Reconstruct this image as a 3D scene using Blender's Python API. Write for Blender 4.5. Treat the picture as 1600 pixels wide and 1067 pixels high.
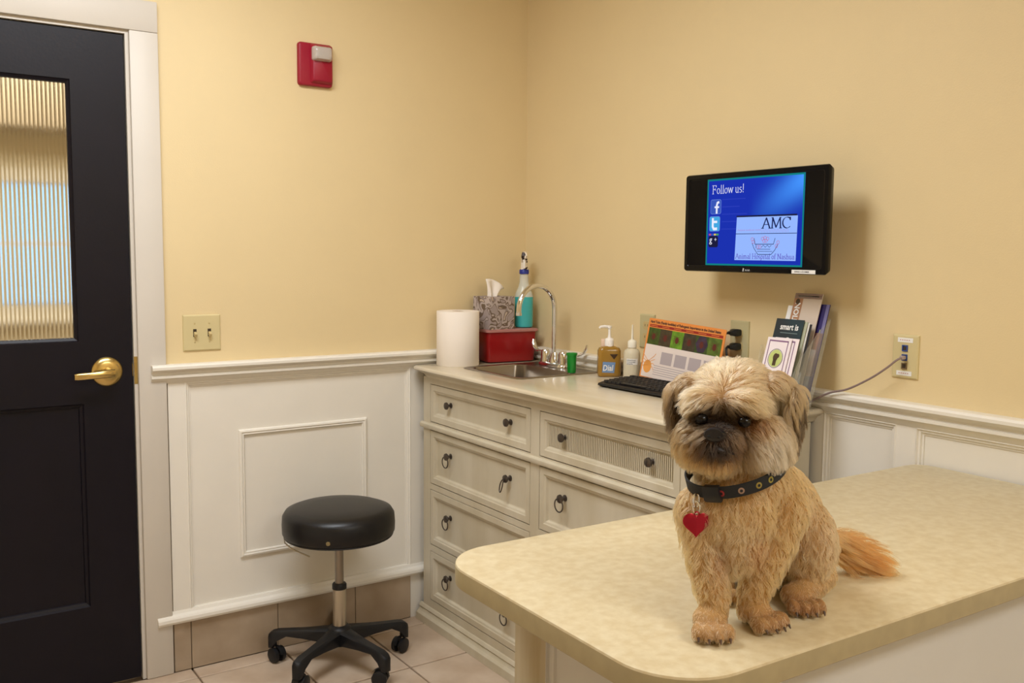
import bpy, bmesh, math, random
import numpy as np
from mathutils import Vector, Matrix, kdtree

random.seed(7); np.random.seed(7)
sc = bpy.context.scene
for o in list(bpy.data.objects): bpy.data.objects.remove(o)
C = sc.collection

# ------------------------------------------------------------ camera, world, lights, exposure
cam_d = bpy.data.cameras.new('camera'); cam = bpy.data.objects.new('camera', cam_d); C.objects.link(cam)
fw = Vector((.55904193, .82366068, -.09515883)); up = Vector((.0457445, .08395426, .99541907)); rt = Vector((.82787654, -.56083399, .00925601))
m = Matrix.Identity(4)
for i in range(3): m[i][0], m[i][1], m[i][2] = rt[i], up[i], -fw[i]
m.translation = (-2.15234, -3.083184, 1.385386)
cam.matrix_world = m
cam_d.sensor_width = 36; cam_d.lens = 1469.72 / 1600 * 36; cam_d.clip_start = .05
sc.camera = cam
sc.view_settings.view_transform = 'Standard'; sc.view_settings.look = 'None'
sc.view_settings.gamma = 1; sc.view_settings.use_curve_mapping = False
sc.view_settings.exposure = 0.0
w = bpy.data.worlds.new('world'); sc.world = w; w.use_nodes = True
bg = w.node_tree.nodes['Background']; bg.inputs[0].default_value = (.42, .66, 1, 1); bg.inputs[1].default_value = 2.2
sc.cycles.max_bounces = 10; sc.cycles.transparent_max_bounces = 16

ZC = 2.62
def area(name, loc, sx, sy, power, col=(1, .93, .82), rot=(0, 0, 0)):
    d = bpy.data.lights.new(name, 'AREA'); d.shape = 'RECTANGLE'; d.size = sx; d.size_y = sy; d.energy = power; d.color = col
    o = bpy.data.objects.new(name, d); C.objects.link(o); o.location = loc; o.rotation_euler = rot
    return o
LAMP = (.91, .95, 1.0)
area('ceiling_lamp', (-1.7, -1.15, ZC - .03), 1.2, .6, 43, LAMP)
area('ceiling_lamp', (-1.0, -4.0, ZC - .03), 1.2, .6, 34, LAMP)
area('hall_lamp', (-2.0, 1.3, ZC - .03), .6, 1.2, 60, (1, .96, .88))

# ------------------------------------------------------------ materials
def s2l(c):
    return tuple((x / 255 / 12.92 if x / 255 <= .04045 else ((x / 255 + .055) / 1.055) ** 2.4) for x in c)
MATS = {}
def mat(name, rgb, rough=.5, metal=0, noise=0, nscale=20, bump=0, bscale=60, spec=.5, coat=0, trans=0, ior=1.45, alpha=1, emit=0, rgb2=None, detail=4, stretch=None, sub=0):
    if name in MATS: return MATS[name]
    M = bpy.data.materials.new(name); M.use_nodes = True; nt = M.node_tree; b = nt.nodes['Principled BSDF']
    col = s2l(rgb) + (1,)
    b.inputs['Base Color'].default_value = col; b.inputs['Roughness'].default_value = rough; b.inputs['Metallic'].default_value = metal
    b.inputs['Specular IOR Level'].default_value = spec; b.inputs['Coat Weight'].default_value = coat; b.inputs['Coat Roughness'].default_value = .15
    b.inputs['Transmission Weight'].default_value = trans; b.inputs['IOR'].default_value = ior; b.inputs['Alpha'].default_value = alpha
    if sub: b.inputs['Subsurface Weight'].default_value = sub; b.inputs['Subsurface Radius'].default_value = (.02, .015, .01); b.inputs['Subsurface Scale'].default_value = .5
    if emit: b.inputs['Emission Color'].default_value = col; b.inputs['Emission Strength'].default_value = emit
    if noise or bump:
        tc = nt.nodes.new('ShaderNodeTexCoord'); mp = nt.nodes.new('ShaderNodeMapping'); nt.links.new(tc.outputs['Object'], mp.inputs[0])
        if stretch: mp.inputs['Scale'].default_value = stretch
    if noise:
        n = nt.nodes.new('ShaderNodeTexNoise'); n.inputs['Scale'].default_value = nscale; n.inputs['Detail'].default_value = detail
        r = nt.nodes.new('ShaderNodeValToRGB'); r.color_ramp.elements[0].position = .35; r.color_ramp.elements[1].position = .68
        c2 = s2l(rgb2) if rgb2 else tuple(x * (1 - noise) for x in col[:3])
        r.color_ramp.elements[0].color = tuple(c2) + (1,); r.color_ramp.elements[1].color = col
        nt.links.new(mp.outputs[0], n.inputs['Vector']); nt.links.new(n.outputs['Fac'], r.inputs[0]); nt.links.new(r.outputs[0], b.inputs['Base Color'])
    if bump:
        n2 = nt.nodes.new('ShaderNodeTexNoise'); n2.inputs['Scale'].default_value = bscale; n2.inputs['Detail'].default_value = 3
        bp = nt.nodes.new('ShaderNodeBump'); bp.inputs['Strength'].default_value = bump; bp.inputs['Distance'].default_value = .002
        nt.links.new(mp.outputs[0], n2.inputs['Vector']); nt.links.new(n2.outputs['Fac'], bp.inputs['Height']); nt.links.new(bp.outputs[0], b.inputs['Normal'])
    MATS[name] = M
    return M
WALL = mat('yellow_wall_paint', (224, 202, 156), .6, noise=.03, nscale=3, bump=.15, bscale=220)
WHITE = mat('cream_white_paint', (232, 226, 214), .42, noise=.03, nscale=6, bump=.06, bscale=90)
CASE = mat('casing_paint_dimmed', (206, 198, 186), .45, noise=.03, nscale=5, bump=.06, bscale=90)  # wainscot white, darkened in colour to offset lamp light on the casing
CEIL = mat('ceiling_white', (236, 228, 212), .8)
NAVY = mat('navy_black_paint', (15, 11, 21), .42, spec=.3, noise=.2, nscale=8, bump=.1, bscale=120)
BRASS = mat('brass', (214, 188, 122), .24, 1)
TILE = mat('floor_tile', (206, 186, 164), .32, noise=.1, nscale=7, rgb2=(184, 160, 136), bump=.12, bscale=35, detail=8)
TILE2 = mat('base_tile', (180, 161, 138), .4, noise=.1, nscale=5, rgb2=(154, 134, 110), bump=.1, bscale=30, detail=8)
GROUT = mat('grout', (140, 118, 92), .9, noise=.15, nscale=30)
CAB = mat('antiqued_cream_paint', (206, 196, 174), .4, noise=.1, nscale=9, rgb2=(192, 180, 154), stretch=(1, 1, .25), bump=.05, bscale=70)
CABTOP = mat('counter_cream', (216, 206, 186), .22, noise=.08, nscale=6, rgb2=(198, 182, 150), stretch=(1, .3, 3), coat=.2)
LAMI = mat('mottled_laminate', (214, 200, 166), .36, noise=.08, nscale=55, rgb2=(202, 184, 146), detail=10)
LAMIE = mat('laminate_edge_shaded', (168, 152, 114), .4, noise=.1, nscale=30)  # rim colour darkened to carry the shade on the table edge
BODYW = mat('table_body_white', (206, 202, 194), .45, noise=.04, nscale=6)
POST = mat('distressed_post', (198, 188, 164), .45, noise=.18, nscale=14, rgb2=(168, 150, 112), stretch=(1, 1, .08), detail=6)
VINYL = mat('black_vinyl', (13, 12, 14), .38, bump=.12, bscale=300)
BLKP = mat('black_plastic', (16, 16, 19), .45, bump=.05, bscale=200)
STEEL = mat('brushed_steel', (150, 142, 132), .3, 1, bump=.05, bscale=200)
ALU = mat('worn_aluminium', (196, 188, 172), .36, 1)
CHROME = mat('chrome', (225, 225, 225), .06, 1)
PEWTER = mat('pewter', (92, 84, 78), .4, .85)
RED = mat('red_plastic', (150, 14, 18), .35, coat=.2)
REDF = mat('red_alarm', (150, 18, 44), .35)
IVORY = mat('ivory_plate', (206, 190, 142), .4)
IVORYD = mat('ivory_toggle', (192, 172, 122), .4)
SLOT = mat('dark_slot', (60, 46, 28), .7)
WP = mat('white_paper', (240, 230, 218), .9, bump=.15, bscale=150)
WPL = mat('white_plastic', (238, 232, 224), .4)
LENS = mat('clear_lens', (205, 196, 186), .12, alpha=.75, coat=.6)
def glassm(name, rgb, rough=.03, ior=1.45): return mat(name, rgb, rough, trans=1, ior=ior)

# ------------------------------------------------------------ mesh building
class MB:
    def __init__(s): s.v = []; s.f = []; s.mi = []; s.sm = []; s.M = Matrix.Identity(4)
    def add(s, vs, fs, m=0, smooth=False):
        o = len(s.v)
        for p in vs: q = s.M @ Vector(p); s.v.append((q.x, q.y, q.z))
        for f in fs: s.f.append([i + o for i in f]); s.mi.append(m); s.sm.append(smooth)
        return s
    def box(s, x0, x1, y0, y1, z0, z1, bev=0, seg=2, m=0):
        if x0 > x1: x0, x1 = x1, x0
        if y0 > y1: y0, y1 = y1, y0
        if z0 > z1: z0, z1 = z1, z0
        if not bev:
            vs = [(x, y, z) for x in (x0, x1) for y in (y0, y1) for z in (z0, z1)]
            return s.add(vs, [(0, 1, 3, 2), (4, 6, 7, 5), (0, 4, 5, 1), (2, 3, 7, 6), (0, 2, 6, 4), (1, 5, 7, 3)], m)
        b = bmesh.new(); bmesh.ops.create_cube(b, size=1)
        for v in b.verts: v.co = Vector(((x0 + x1) / 2 + v.co.x * (x1 - x0), (y0 + y1) / 2 + v.co.y * (y1 - y0), (z0 + z1) / 2 + v.co.z * (z1 - z0)))
        bmesh.ops.bevel(b, geom=list(b.edges), offset=min(bev, .49 * min(x1 - x0, y1 - y0, z1 - z0)), segments=seg, profile=.5, affect='EDGES')
        b.verts.index_update()
        s.add([v.co for v in b.verts], [[v.index for v in f.verts] for f in b.faces], m, seg > 1); b.free(); return s
    def strip(s, loops, m=0, closed=True, cap0=False, cap1=False, smooth=False):
        n = len(loops[0]); vs = [p for l in loops for p in l]; fs = []
        for k in range(len(loops) - 1):
            for i in range(n if closed else n - 1):
                j = (i + 1) % n; fs.append((k * n + i, k * n + j, (k + 1) * n + j, (k + 1) * n + i))
        if cap0: fs.append(tuple(range(n))[::-1])
        if cap1: fs.append(tuple((len(loops) - 1) * n + i for i in range(n)))
        return s.add(vs, fs, m, smooth)
    def lathe(s, prof, c=(0, 0, 0), n=24, m=0, cap=True, sx=1, sy=1):
        L = [[(c[0] + r * sx * math.cos(2 * math.pi * i / n), c[1] + r * sy * math.sin(2 * math.pi * i / n), c[2] + z) for i in range(n)] for r, z in prof]
        return s.strip(L, m, True, cap, cap, True)
    def tube(s, path, r, n=8, m=0, closed=False, flat=None):
        P = [Vector(p) for p in path]; N = len(P); R = r if isinstance(r, (list, tuple)) else [r] * N; loops = []; prev = None
        for i in range(N):
            a = P[(i - 1) % N] if (closed or i) else P[0]; b = P[(i + 1) % N] if (closed or i < N - 1) else P[-1]
            t = (b - a).normalized()
            if prev is None:
                g = Vector((0, 0, 1)) if abs(t.z) < .9 else Vector((1, 0, 0)); u = t.cross(g).normalized()
            else: u = (prev - t * prev.dot(t)).normalized()
            prev = u; v = t.cross(u); k = flat if flat else 1
            loops.append([P[i] + (u * math.cos(2 * math.pi * j / n) + v * k * math.sin(2 * math.pi * j / n)) * R[i] for j in range(n)])
        if closed: loops.append(loops[0])
        return s.strip(loops, m, True, not closed, not closed, True)
    def cyl(s, a, b, r0, r1=None, n=16, m=0): return s.tube([a, b], [r0, r0 if r1 is None else r1], n, m)
    def ell(s, c, r, rot=None, n=16, k=10, m=0):
        L = []; R = rot or Matrix.Identity(3); c = Vector(c)
        for i in range(1, k):
            a = math.pi * i / k; L.append([c + R @ Vector((r[0] * math.sin(a) * math.cos(2 * math.pi * j / n), r[1] * math.sin(a) * math.sin(2 * math.pi * j / n), -r[2] * math.cos(a))) for j in range(n)])
        return s.strip(L, m, True, True, True, True)
    def poly(s, pts, fn, d0, d1, m=0):
        """extrude a 2-D outline; fn(a,b,d) gives the 3-D point"""
        return s.strip([[fn(a, b, d0) for a, b in pts], [fn(a, b, d1) for a, b in pts]], m, True, True, True)
    def frame(s, a0, a1, b0, b1, levels, fn, m=0, cap=True, back=None):
        """nested rectangles, levels = [(inset, depth)...]"""
        L = [[fn(a, b, d) for a, b in ((a0 + i, b0 + i), (a1 - i, b0 + i), (a1 - i, b1 - i), (a0 + i, b1 - i))] for i, d in levels]
        return s.strip(L, m, True, False, cap)
    def build(s, name, mats, parent=None, loc=None, rz=None, fix=True):
        me = bpy.data.meshes.new(name); me.from_pydata(s.v, [], s.f)
        me.polygons.foreach_set('material_index', s.mi); me.polygons.foreach_set('use_smooth', s.sm)
        for q in (mats if isinstance(mats, (list, tuple)) else [mats]): me.materials.append(q)
        if fix:
            b = bmesh.new(); b.from_mesh(me); bmesh.ops.remove_doubles(b, verts=b.verts, dist=1e-6); bmesh.ops.recalc_face_normals(b, faces=b.faces); b.to_mesh(me); b.free()
        if any(s.sm): me.set_sharp_from_angle(angle=math.radians(42))
        return link(name, me, parent, loc, rz)
def link(name, data, parent=None, loc=None, rz=None):
    o = bpy.data.objects.new(name, data); C.objects.link(o)
    if parent: o.parent = parent
    if loc: o.location = loc
    if rz: o.rotation_euler = (0, 0, rz)
    return o
def tag(o, label, cat, group=None):
    o['label'] = label; o['category'] = cat
    if group: o['group'] = group
    return o
def thing(name, label, cat, loc=(0, 0, 0), rz=0, group=None):
    o = bpy.data.objects.new(name, None); C.objects.link(o); o.location = loc; o.rotation_euler = (0, 0, rz); o.empty_display_size = .05
    return tag(o, label, cat, group)
def struct(name, mb, mats, label=None):
    o = mb.build(name, mats); o['kind'] = 'structure'
    if label: o['label'] = label
    return o
def arc(cx, cy, r, a0, a1, n): return [(cx + r * math.cos(math.radians(a0 + (a1 - a0) * i / n)), cy + r * math.sin(math.radians(a0 + (a1 - a0) * i / n))) for i in range(n + 1)]
def rrect(x0, x1, y0, y1, r, n=6):
    """r: one radius or four for corners x1y1, x0y1, x0y0, x1y0"""
    r = r if isinstance(r, (list, tuple)) else [r] * 4
    return arc(x1 - r[0], y1 - r[0], r[0], 0, 90, n) + arc(x0 + r[1], y1 - r[1], r[1], 90, 180, n) + arc(x0 + r[2], y0 + r[2], r[2], 180, 270, n) + arc(x1 - r[3], y0 + r[3], r[3], 270, 360, n)

# text: default sans font, or a small hand-made roman pen font
def sans(mb, txt, size, fn, m=0, d=0, align='LEFT', shear=0, sx=1, bold=0):
    cu = bpy.data.curves.new('t', 'FONT'); cu.body = txt; cu.size = size; cu.align_x = align; cu.shear = shear; cu.resolution_u = 2; cu.offset = bold
    o = bpy.data.objects.new('t', cu); C.objects.link(o); dg = bpy.context.evaluated_depsgraph_get(); dg.update()
    me = bpy.data.meshes.new_from_object(o.evaluated_get(dg))
    mb.add([fn(v.co.x * sx, v.co.y, d) for v in me.vertices], [list(p.vertices) for p in me.polygons], m)
    bpy.data.objects.remove(o); bpy.data.curves.remove(cu); bpy.data.meshes.remove(me)
def _a(cx, cy, rx, ry, a0, a1, n=10): return [(cx + rx * math.cos(math.radians(a0 + (a1 - a0) * i / n)), cy + ry * math.sin(math.radians(a0 + (a1 - a0) * i / n))) for i in range(n + 1)]
def _s(x, y=0, w=.1): return [(x - w, y), (x + w, y)]
_bowl = lambda x: _a(x, .22, .17, .22, 0, 360, 16)
G = {
 'F': (.58, [[(.12, 0), (.12, .7)], [(0, .7), (.5, .7), (.5, .56)], [(.12, .37), (.38, .37)], [(.38, .45), (.38, .29)], _s(.12)]),
 'A': (.72, [[(.05, 0), (.34, .7)], [(.34, .7), (.64, 0)], [(.15, .25), (.53, .25)], _s(.05), _s(.64)]),
 'M': (.9, [[(.1, 0), (.14, .7)], [(.14, .7), (.42, .05)], [(.42, .05), (.72, .7)], [(.72, .7), (.78, 0)], _s(.1), _s(.78), _s(.1, .7, .06), _s(.76, .7, .06)]),
 'C': (.7, [_a(.38, .35, .34, .36, 48, 315, 18), [(.62, .7), (.62, .52)]]),
 'H': (.76, [[(.13, 0), (.13, .7)], [(.6, 0), (.6, .7)], [(.13, .36), (.6, .36)], _s(.13), _s(.6), _s(.13, .7), _s(.6, .7)]),
 'N': (.76, [[(.13, 0), (.13, .7)], [(.13, .7), (.6, 0)], [(.6, 0), (.6, .7)], _s(.13), _s(.13, .7, .07), _s(.6, .7)]),
 'o': (.46, [_bowl(.22)]), 'l': (.26, [[(.12, 0), (.12, .72)], _s(.12)]), 'i': (.26, [[(.12, 0), (.12, .44)], _s(.12), [(.12, .58), (.12, .64)], [(.05, .44), (.12, .44)]]),
 'w': (.66, [[(.05, .44), (.19, .02)], [(.19, .02), (.33, .44)], [(.33, .44), (.47, .02)], [(.47, .02), (.61, .44)], _s(.05, .44, .06), _s(.61, .44, .06)]),
 'u': (.5, [[(.1, .44), (.1, .12)] + _a(.23, .13, .13, .13, 180, 330, 6), [(.36, .44), (.36, 0), (.44, 0)], [(.03, .44), (.1, .44)], [(.29, .44), (.36, .44)]]),
 's': (.38, [_a(.18, .33, .12, .11, 40, 270, 8) + _a(.18, .11, .13, .11, 90, -140, 8)]),
 '!': (.26, [[(.12, .2), (.12, .7)], [(.12, 0), (.12, .07)]]),
 'n': (.5, [[(.1, 0), (.1, .44)], _a(.23, .3, .13, .14, 170, 0, 6) + [(.36, 0)], _s(.1, 0, .08), _s(.36, 0, .08)]),
 'm': (.76, [[(.1, 0), (.1, .44)], _a(.22, .3, .12, .14, 170, 0, 6) + [(.34, 0)], _a(.47, .3, .13, .14, 170, 0, 6) + [(.6, 0)], _s(.1, 0, .07), _s(.34, 0, .07), _s(.6, 0, .07)]),
 'a': (.44, [_a(.2, .31, .13, .13, 150, 0, 6) + [(.33, .05), (.41, 0)], _a(.19, .13, .13, .13, 70, 330, 10)]),
 'p': (.5, [[(.1, -.2), (.1, .44)], _a(.25, .22, .17, .22, 150, -150, 12), _s(.1, -.2)]), 't': (.3, [[(.14, .58), (.14, .08), (.2, 0), (.27, .04)], [(.03, .43), (.26, .43)]]),
 'f': (.3, [[(.13, 0), (.13, .55)] + _a(.23, .58, .1, .13, 180, 30, 6), [(.03, .43), (.25, .43)], _s(.13, 0, .08)]),
 'h': (.5, [[(.1, 0), (.1, .72)], _a(.23, .3, .13, .14, 170, 0, 6) + [(.36, 0)], _s(.1, 0, .08), _s(.36, 0, .08)]),
 'e': (.44, [[(.06, .25), (.38, .25)] + _a(.22, .24, .17, .2, 0, 310, 14)]), 'd': (.5, [[(.36, 0), (.36, .72)], _a(.21, .22, .17, .22, 30, 330, 12)]),
 'c': (.4, [_a(.2, .22, .17, .22, 50, 315, 12)]), 'r': (.34, [[(.1, 0), (.1, .44)], _a(.22, .3, .12, .14, 170, 60, 5), _s(.1, 0, .08)]), ' ': (.24, [])}
def stroke(mb, pts, fn, wd, d=0, m=0, thin=None):
    """ribbon with thick uprights and thin horizontals"""
    n = len(pts)
    for i in range(n - 1):
        (x0, y0), (x1, y1) = pts[i], pts[i + 1]; dx, dy = x1 - x0, y1 - y0; L = math.hypot(dx, dy) or 1e-9
        k = wd if thin is None else thin + (wd - thin) * abs(dy - dx * .3) / L / 1.04
        nx, ny = -dy / L * k / 2, dx / L * k / 2; ex, ey = dx / L * k * .18, dy / L * k * .18
        mb.add([fn(x0 - ex + nx, y0 - ey + ny, d), fn(x0 - ex - nx, y0 - ey - ny, d), fn(x1 + ex - nx, y1 + ey - ny, d), fn(x1 + ex + nx, y1 + ey + ny, d)], [(0, 1, 2, 3)], m)
def roman(mb, txt, x, y, size, fn, d=0, m=0, width=None, wd=.085, thin=.03):
    tot = sum(G[c][0] for c in txt) * size; k = (width / tot) if width else 1
    for c in txt:
        a, st = G[c]
        for p in st: stroke(mb, [(x + q[0] * size * k, y + q[1] * size) for q in p], fn, wd * size, d, m, thin * size)
        x += a * size * k

# ------------------------------------------------------------ setting: shell of the room
XW, YW = -3.3, -4.4            # far ends of the room
f = struct('floor', MB().box(XW - .15, .15, YW - .15, 3.2, -.12, -.008), GROUT)
P = .305
def cuts(a, b, start):
    out = []; x = start
    while x > a: x -= P
    while x < b - 1e-6:
        x0, x1 = max(x, a), min(x + P, b)
        if x1 - x0 > .02: out.append((x0, x1))
        x += P
    return out
tmesh = {}
for (x0, x1) in cuts(XW - .006, .006, -1.336):
    for (y0, y1) in cuts(YW - .006, -.008, -.090):
        g = .0032; k = (round(x1 - x0, 4), round(y1 - y0, 4))
        if k not in tmesh:
            hx, hy = k[0] / 2 - g, k[1] / 2 - g
            mb = MB(); mb.frame(-hx, hx, -hy, hy, [(0, -.012), (0, -.0022), (.0022, 0)], lambda a, b, d: (a, b, d))
            tmesh[k] = mb.build('tile', TILE, f)
            o = tmesh[k]
        else: o = link('tile', tmesh[k].data, f)
        o.location = ((x0 + x1) / 2, (y0 + y1) / 2, random.uniform(-.0006, .0004))
struct('ceiling', MB().box(XW - .15, .15, YW - .15, 3.2, ZC, ZC + .1), CEIL)

# wall with the door (plane y=0); opening x -2.41..-1.494, z 0..2.03
DX0, DX1, DZ = -2.412, -1.490, 2.031
mb = MB(); mb.box(XW - .15, DX0 - .012, 0, .12, 0, ZC); mb.box(DX1 + .012, 0.15, 0, .12, 0, ZC); mb.box(DX0 - .012, DX1 + .012, 0, .12, DZ + .012, ZC)
wl = struct('wall_left', mb, WALL)
mb = MB().box(0, .15, YW - .15, 0, 0, ZC); wr = struct('wall_right', mb, WALL)
struct('wall_back', MB().box(XW - .15, .15, YW - .15, YW, 1, ZC).box(XW - .15, .15, YW - .15, YW, 0, 1, m=1), [WALL, WHITE])  # out of view; lower part of this and wall_side made white for bounce light
struct('wall_side', MB().box(XW - .15, XW, YW, 0, 1, ZC).box(XW - .15, XW, YW, 0, 0, 1, m=1), [WALL, WHITE])

# door lining, stop and casing boards
mb = MB(); mb.box(DX1, DX1 + .012, -.006, .118, 0, DZ + .012); mb.box(DX0 - .012, DX0, -.006, .118, 0, DZ + .012); mb.box(DX0, DX1, -.006, .118, DZ, DZ + .012)
mb.box(DX1 - .012, DX1, .047, .06, 0, DZ); mb.box(DX0, DX0 + .012, .047, .06, 0, DZ); mb.box(DX0, DX1, .047, .06, DZ - .012, DZ)
tr = struct('trim_1', mb, CASE)
CX = -1.396
MB().box(DX1 + .010, CX, -.020, 0, .001, DZ + .010, .003).build('casing_board', CASE, tr)
MB().box(DX0 - .095, DX0 - .010, -.020, 0, .001, DZ + .010, .003).build('casing_board', CASE, tr)
MB().box(DX0 - .095, CX, -.020, 0, DZ + .0105, DZ + .103, .003).build('casing_board', CASE, tr)
mb = MB().box(DX1 - .0004, DX1 + .0098, -.0075, -.0062, .962, 1.048, .0005, 1); mb.build('strike_plate', BRASS, tr)

# the door leaf
def ydoor(a, b, d): return (a, d, b)
L0, L1 = DX0 + .003, DX1 - .004
GL0, GL1, GZ0, GZ1 = L0 + .152, -1.646, 1.101, 1.881
PZ0, PZ1, PX0, PX1 = .270, .910, L0 + .148, -1.637
Y0, Y1 = .002, .044
mb = MB()
def hole_face(mb, y, flip):
    xs = [L0, None, None, L1]
    # outer face split in rails and stiles
    for (a0, a1, b0, b1) in ((L0, L1, GZ1, 2.027), (L0, L1, PZ1, GZ0), (L0, L1, .008, PZ0)): mb.add([ydoor(a0, b0, y), ydoor(a1, b0, y), ydoor(a1, b1, y), ydoor(a0, b1, y)], [(0, 1, 2, 3)])
    for (z0, z1, a, b) in ((GZ0, GZ1, GL0, GL1), (PZ0, PZ1, PX0, PX1)):
        for (x0, x1) in ((L0, a), (b, L1)): mb.add([ydoor(x0, z0, y), ydoor(x1, z0, y), ydoor(x1, z1, y), ydoor(x0, z1, y)], [(0, 1, 2, 3)])
hole_face(mb, Y0, 0); hole_face(mb, Y1, 1)
mb.strip([[ydoor(L0, .008, y), ydoor(L1, .008, y), ydoor(L1, 2.027, y), ydoor(L0, 2.027, y)] for y in (Y0, Y1)])
mb.frame(GL0, GL1, GZ0, GZ1, [(0, Y0), (.003, Y0 + .004), (.010, Y0 + .008), (.011, Y0 + .015), (.011, Y1 - .015), (0, Y1)], ydoor, cap=False)
door = struct('door_1', mb, NAVY, 'navy-black door with a reeded glass upper pane and brass lever')
mb = MB()
mb.frame(PX0, PX1, PZ0, PZ1, [(0, Y0), (.004, Y0 + .006), (.012, Y0 + .009), (.014, Y0 + .014), (.05, Y0 + .0145)], ydoor)
mb.frame(PX0, PX1, PZ0, PZ1, [(0, Y1), (.012, Y1 - .01), (.05, Y1 - .012)], ydoor)
mb.build('lower_panel', NAVY, door)
# reeded pane: convex vertical flutes on the room side
REED = mat('reeded_glass', (226, 224, 214), .08, trans=1, ior=1.46)
mb = MB(); a0, a1 = GL0 + .008, GL1 - .008; n = 52; K = 6; prof = []
for i in range(n):
    for k in range(K):
        t = k / K; prof.append((a0 + (a1 - a0) * (i + t) / n, Y0 + .0195 - .0030 * math.sin(math.pi * t)))
prof.append((a1, Y0 + .0195))
mb.strip([[(x, y, z) for x, y in prof] for z in (GZ0 + .008, GZ1 - .008)], closed=False, smooth=True)
zz = (GZ0 + .008, GZ1 - .008); pb = [(x, Y0 + .025) for x, _ in (prof[0], prof[-1])]
mb.add([(pb[0][0], pb[0][1], zz[0]), (pb[1][0], pb[1][1], zz[0]), (pb[1][0], pb[1][1], zz[1]), (pb[0][0], pb[0][1], zz[1])], [(0, 1, 2, 3)])
for z in zz:
    L = [(x, y, z) for x, y in prof] + [(pb[1][0], pb[1][1], z), (pb[0][0], pb[0][1], z)]; mb.add(L, [tuple(range(len(L)))])
for k in (0, 1):
    e = prof[0] if k == 0 else prof[-1]; mb.add([(e[0], e[1], zz[0]), (e[0], pb[k][1], zz[0]), (e[0], pb[k][1], zz[1]), (e[0], e[1], zz[1])], [(0, 1, 2, 3)])
pane = mb.build('glass_pane', REED, door); pane['label'] = 'reeded clear glass pane with vertical flutes'
# brass lever
hx, hz = -1.568, 1.005
mb = MB(); mb.M = Matrix.Translation((hx, Y0, hz)) @ Matrix.Rotation(math.radians(90), 4, 'X')
mb.lathe([(.0, .012), (.026, .0115), (.036, .009), (.044, .004), (.046, 0)], n=36)
mb.lathe([(.014, .009), (.013, .03), (.0125, .05), (.0, .051)], n=20)
hd = mb.build('lever_handle', BRASS, door); hd['label'] = 'polished brass lever on a round rose'
mb = MB(); L = []
for t, (dx, dy, hh, dd) in enumerate([(.014, -.046, .011, .007), (0, -.052, .0125, .008), (-.03, -.056, .0115, .006), (-.06, -.055, .0105, .005), (-.09, -.050, .0105, .005), (-.1, -.047, .009, .004)]):
    L.append([(hx + dx, Y0 + dy + q, hz + p - .06 * abs(dx) * (dx < 0)) for p, q in [(hh * math.cos(a), dd * math.sin(a)) for a in np.linspace(0, 2 * math.pi, 13)[:-1]]])
mb.strip(L, cap0=True, cap1=True, smooth=True); mb.build('lever_grip', BRASS, hd)
MB().box(DX1 - .0035, DX1 - .0005, Y0 + .006, Y1 - .006, .985, 1.025).build('latch', BRASS, door)

# wainscot: helper for a wall; fn(a, z, d): a along the wall, d out into the room
def wainscot(wall, fn, runs, panels, a_lo, a_hi, cap_lo, cap_hi):
    prof = [(0, 1.0175), (.030, 1.0185), (.040, 1.0175), (.0445, 1.012), (.0445, 1.004), (.040, .999), (.030, .997), (.026, .992), (.0255, .986), (.031, .983), (.031, .976), (.024, .972), (.017, .962), (.0135, .957), (0, .957)]
    mb = MB(); mb.strip([[fn(a, z, d) for d, z in prof] for a in (cap_lo, cap_hi)], closed=True, cap0=True, cap1=True)
    o = mb.build('chair_rail', WHITE, wall); o['label'] = 'moulded cream chair rail'
    bp = [(0, .207), (.013, .207), (.017, .198), (.026, .192), (.030, .186), (.031, .176), (.027, .168), (0, .168)]
    mb = MB(); mb.strip([[fn(a, z, d) for d, z in bp] for a in (cap_lo, cap_hi)], cap0=True, cap1=True); mb.build('bottom_rail', WHITE, wall)
    for (s0, s1) in runs: MB().poly([(s0, .207), (s1, .207), (s1, .957), (s0, .957)], lambda a, b, d: fn(a, b, d), 0, .0125).build('stile', WHITE, wall)
    for (p0, p1) in panels:
        mb = MB(); mb.frame(p0, p1, .190, .958, [(0, .0125), (.003, .0145), (.006, .010), (.011, .009), (.013, .005), (.018, .004), (.0185, .0015), (.05, .0015)], fn); mb.build('panel', WHITE, wall)
fl = lambda a, z, d: (a, -d, z)
wainscot(wl, fl, [(-1.392, -1.338), (-.520, -.02)], [(-1.338, -.520)], -1.392, 0, -1.4435, -.002)
mb = MB(); mb.frame(-1.165, -.696, .345, .783, [(0, .0015), (0, .006), (.003, .010), (.008, .0115), (.013, .009), (.016, .010), (.019, .006), (.019, .0015)], fl, cap=False)
mb.build('panel_moulding', WHITE, wl)
MB().box(-.522, -.02, -.013, 0, .0, .168).build('corner_foot', WHITE, wl)
fr = lambda a, z, d: (-d, -a, z)
wainscot(wr, fr, [(0.02, 1.456), (1.678, 1.732), (2.42, 2.47), (3.16, 3.21), (3.9, 4.39)], [(1.456, 1.678), (1.732, 2.42), (2.47, 3.16), (3.21, 3.9)], 0, 4.39, .002, 4.395)
# tile skirting
bl = struct('baseboard_left', MB().box(CX + .003, -.522, -.006, 0, 0, .168), GROUT)
for x0, x1 in ((CX + .004, -1.338), (-1.336, -1.0425), (-1.0405, -.7505), (-.7485, -.523)): MB().box(x0, x1, -.015, -.004, .002, .1675, .0015, 1).build('base_tile', TILE2, bl)
br = struct('baseboard_right', MB().box(-.006, 0, -4.39, -1.44, 0, .168), GROUT)
y = -1.44
while y > -4.3: MB().box(-.015, -.004, y - .303, y, .002, .1675, .0015, 1).build('base_tile', TILE2, br); y -= .305

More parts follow.
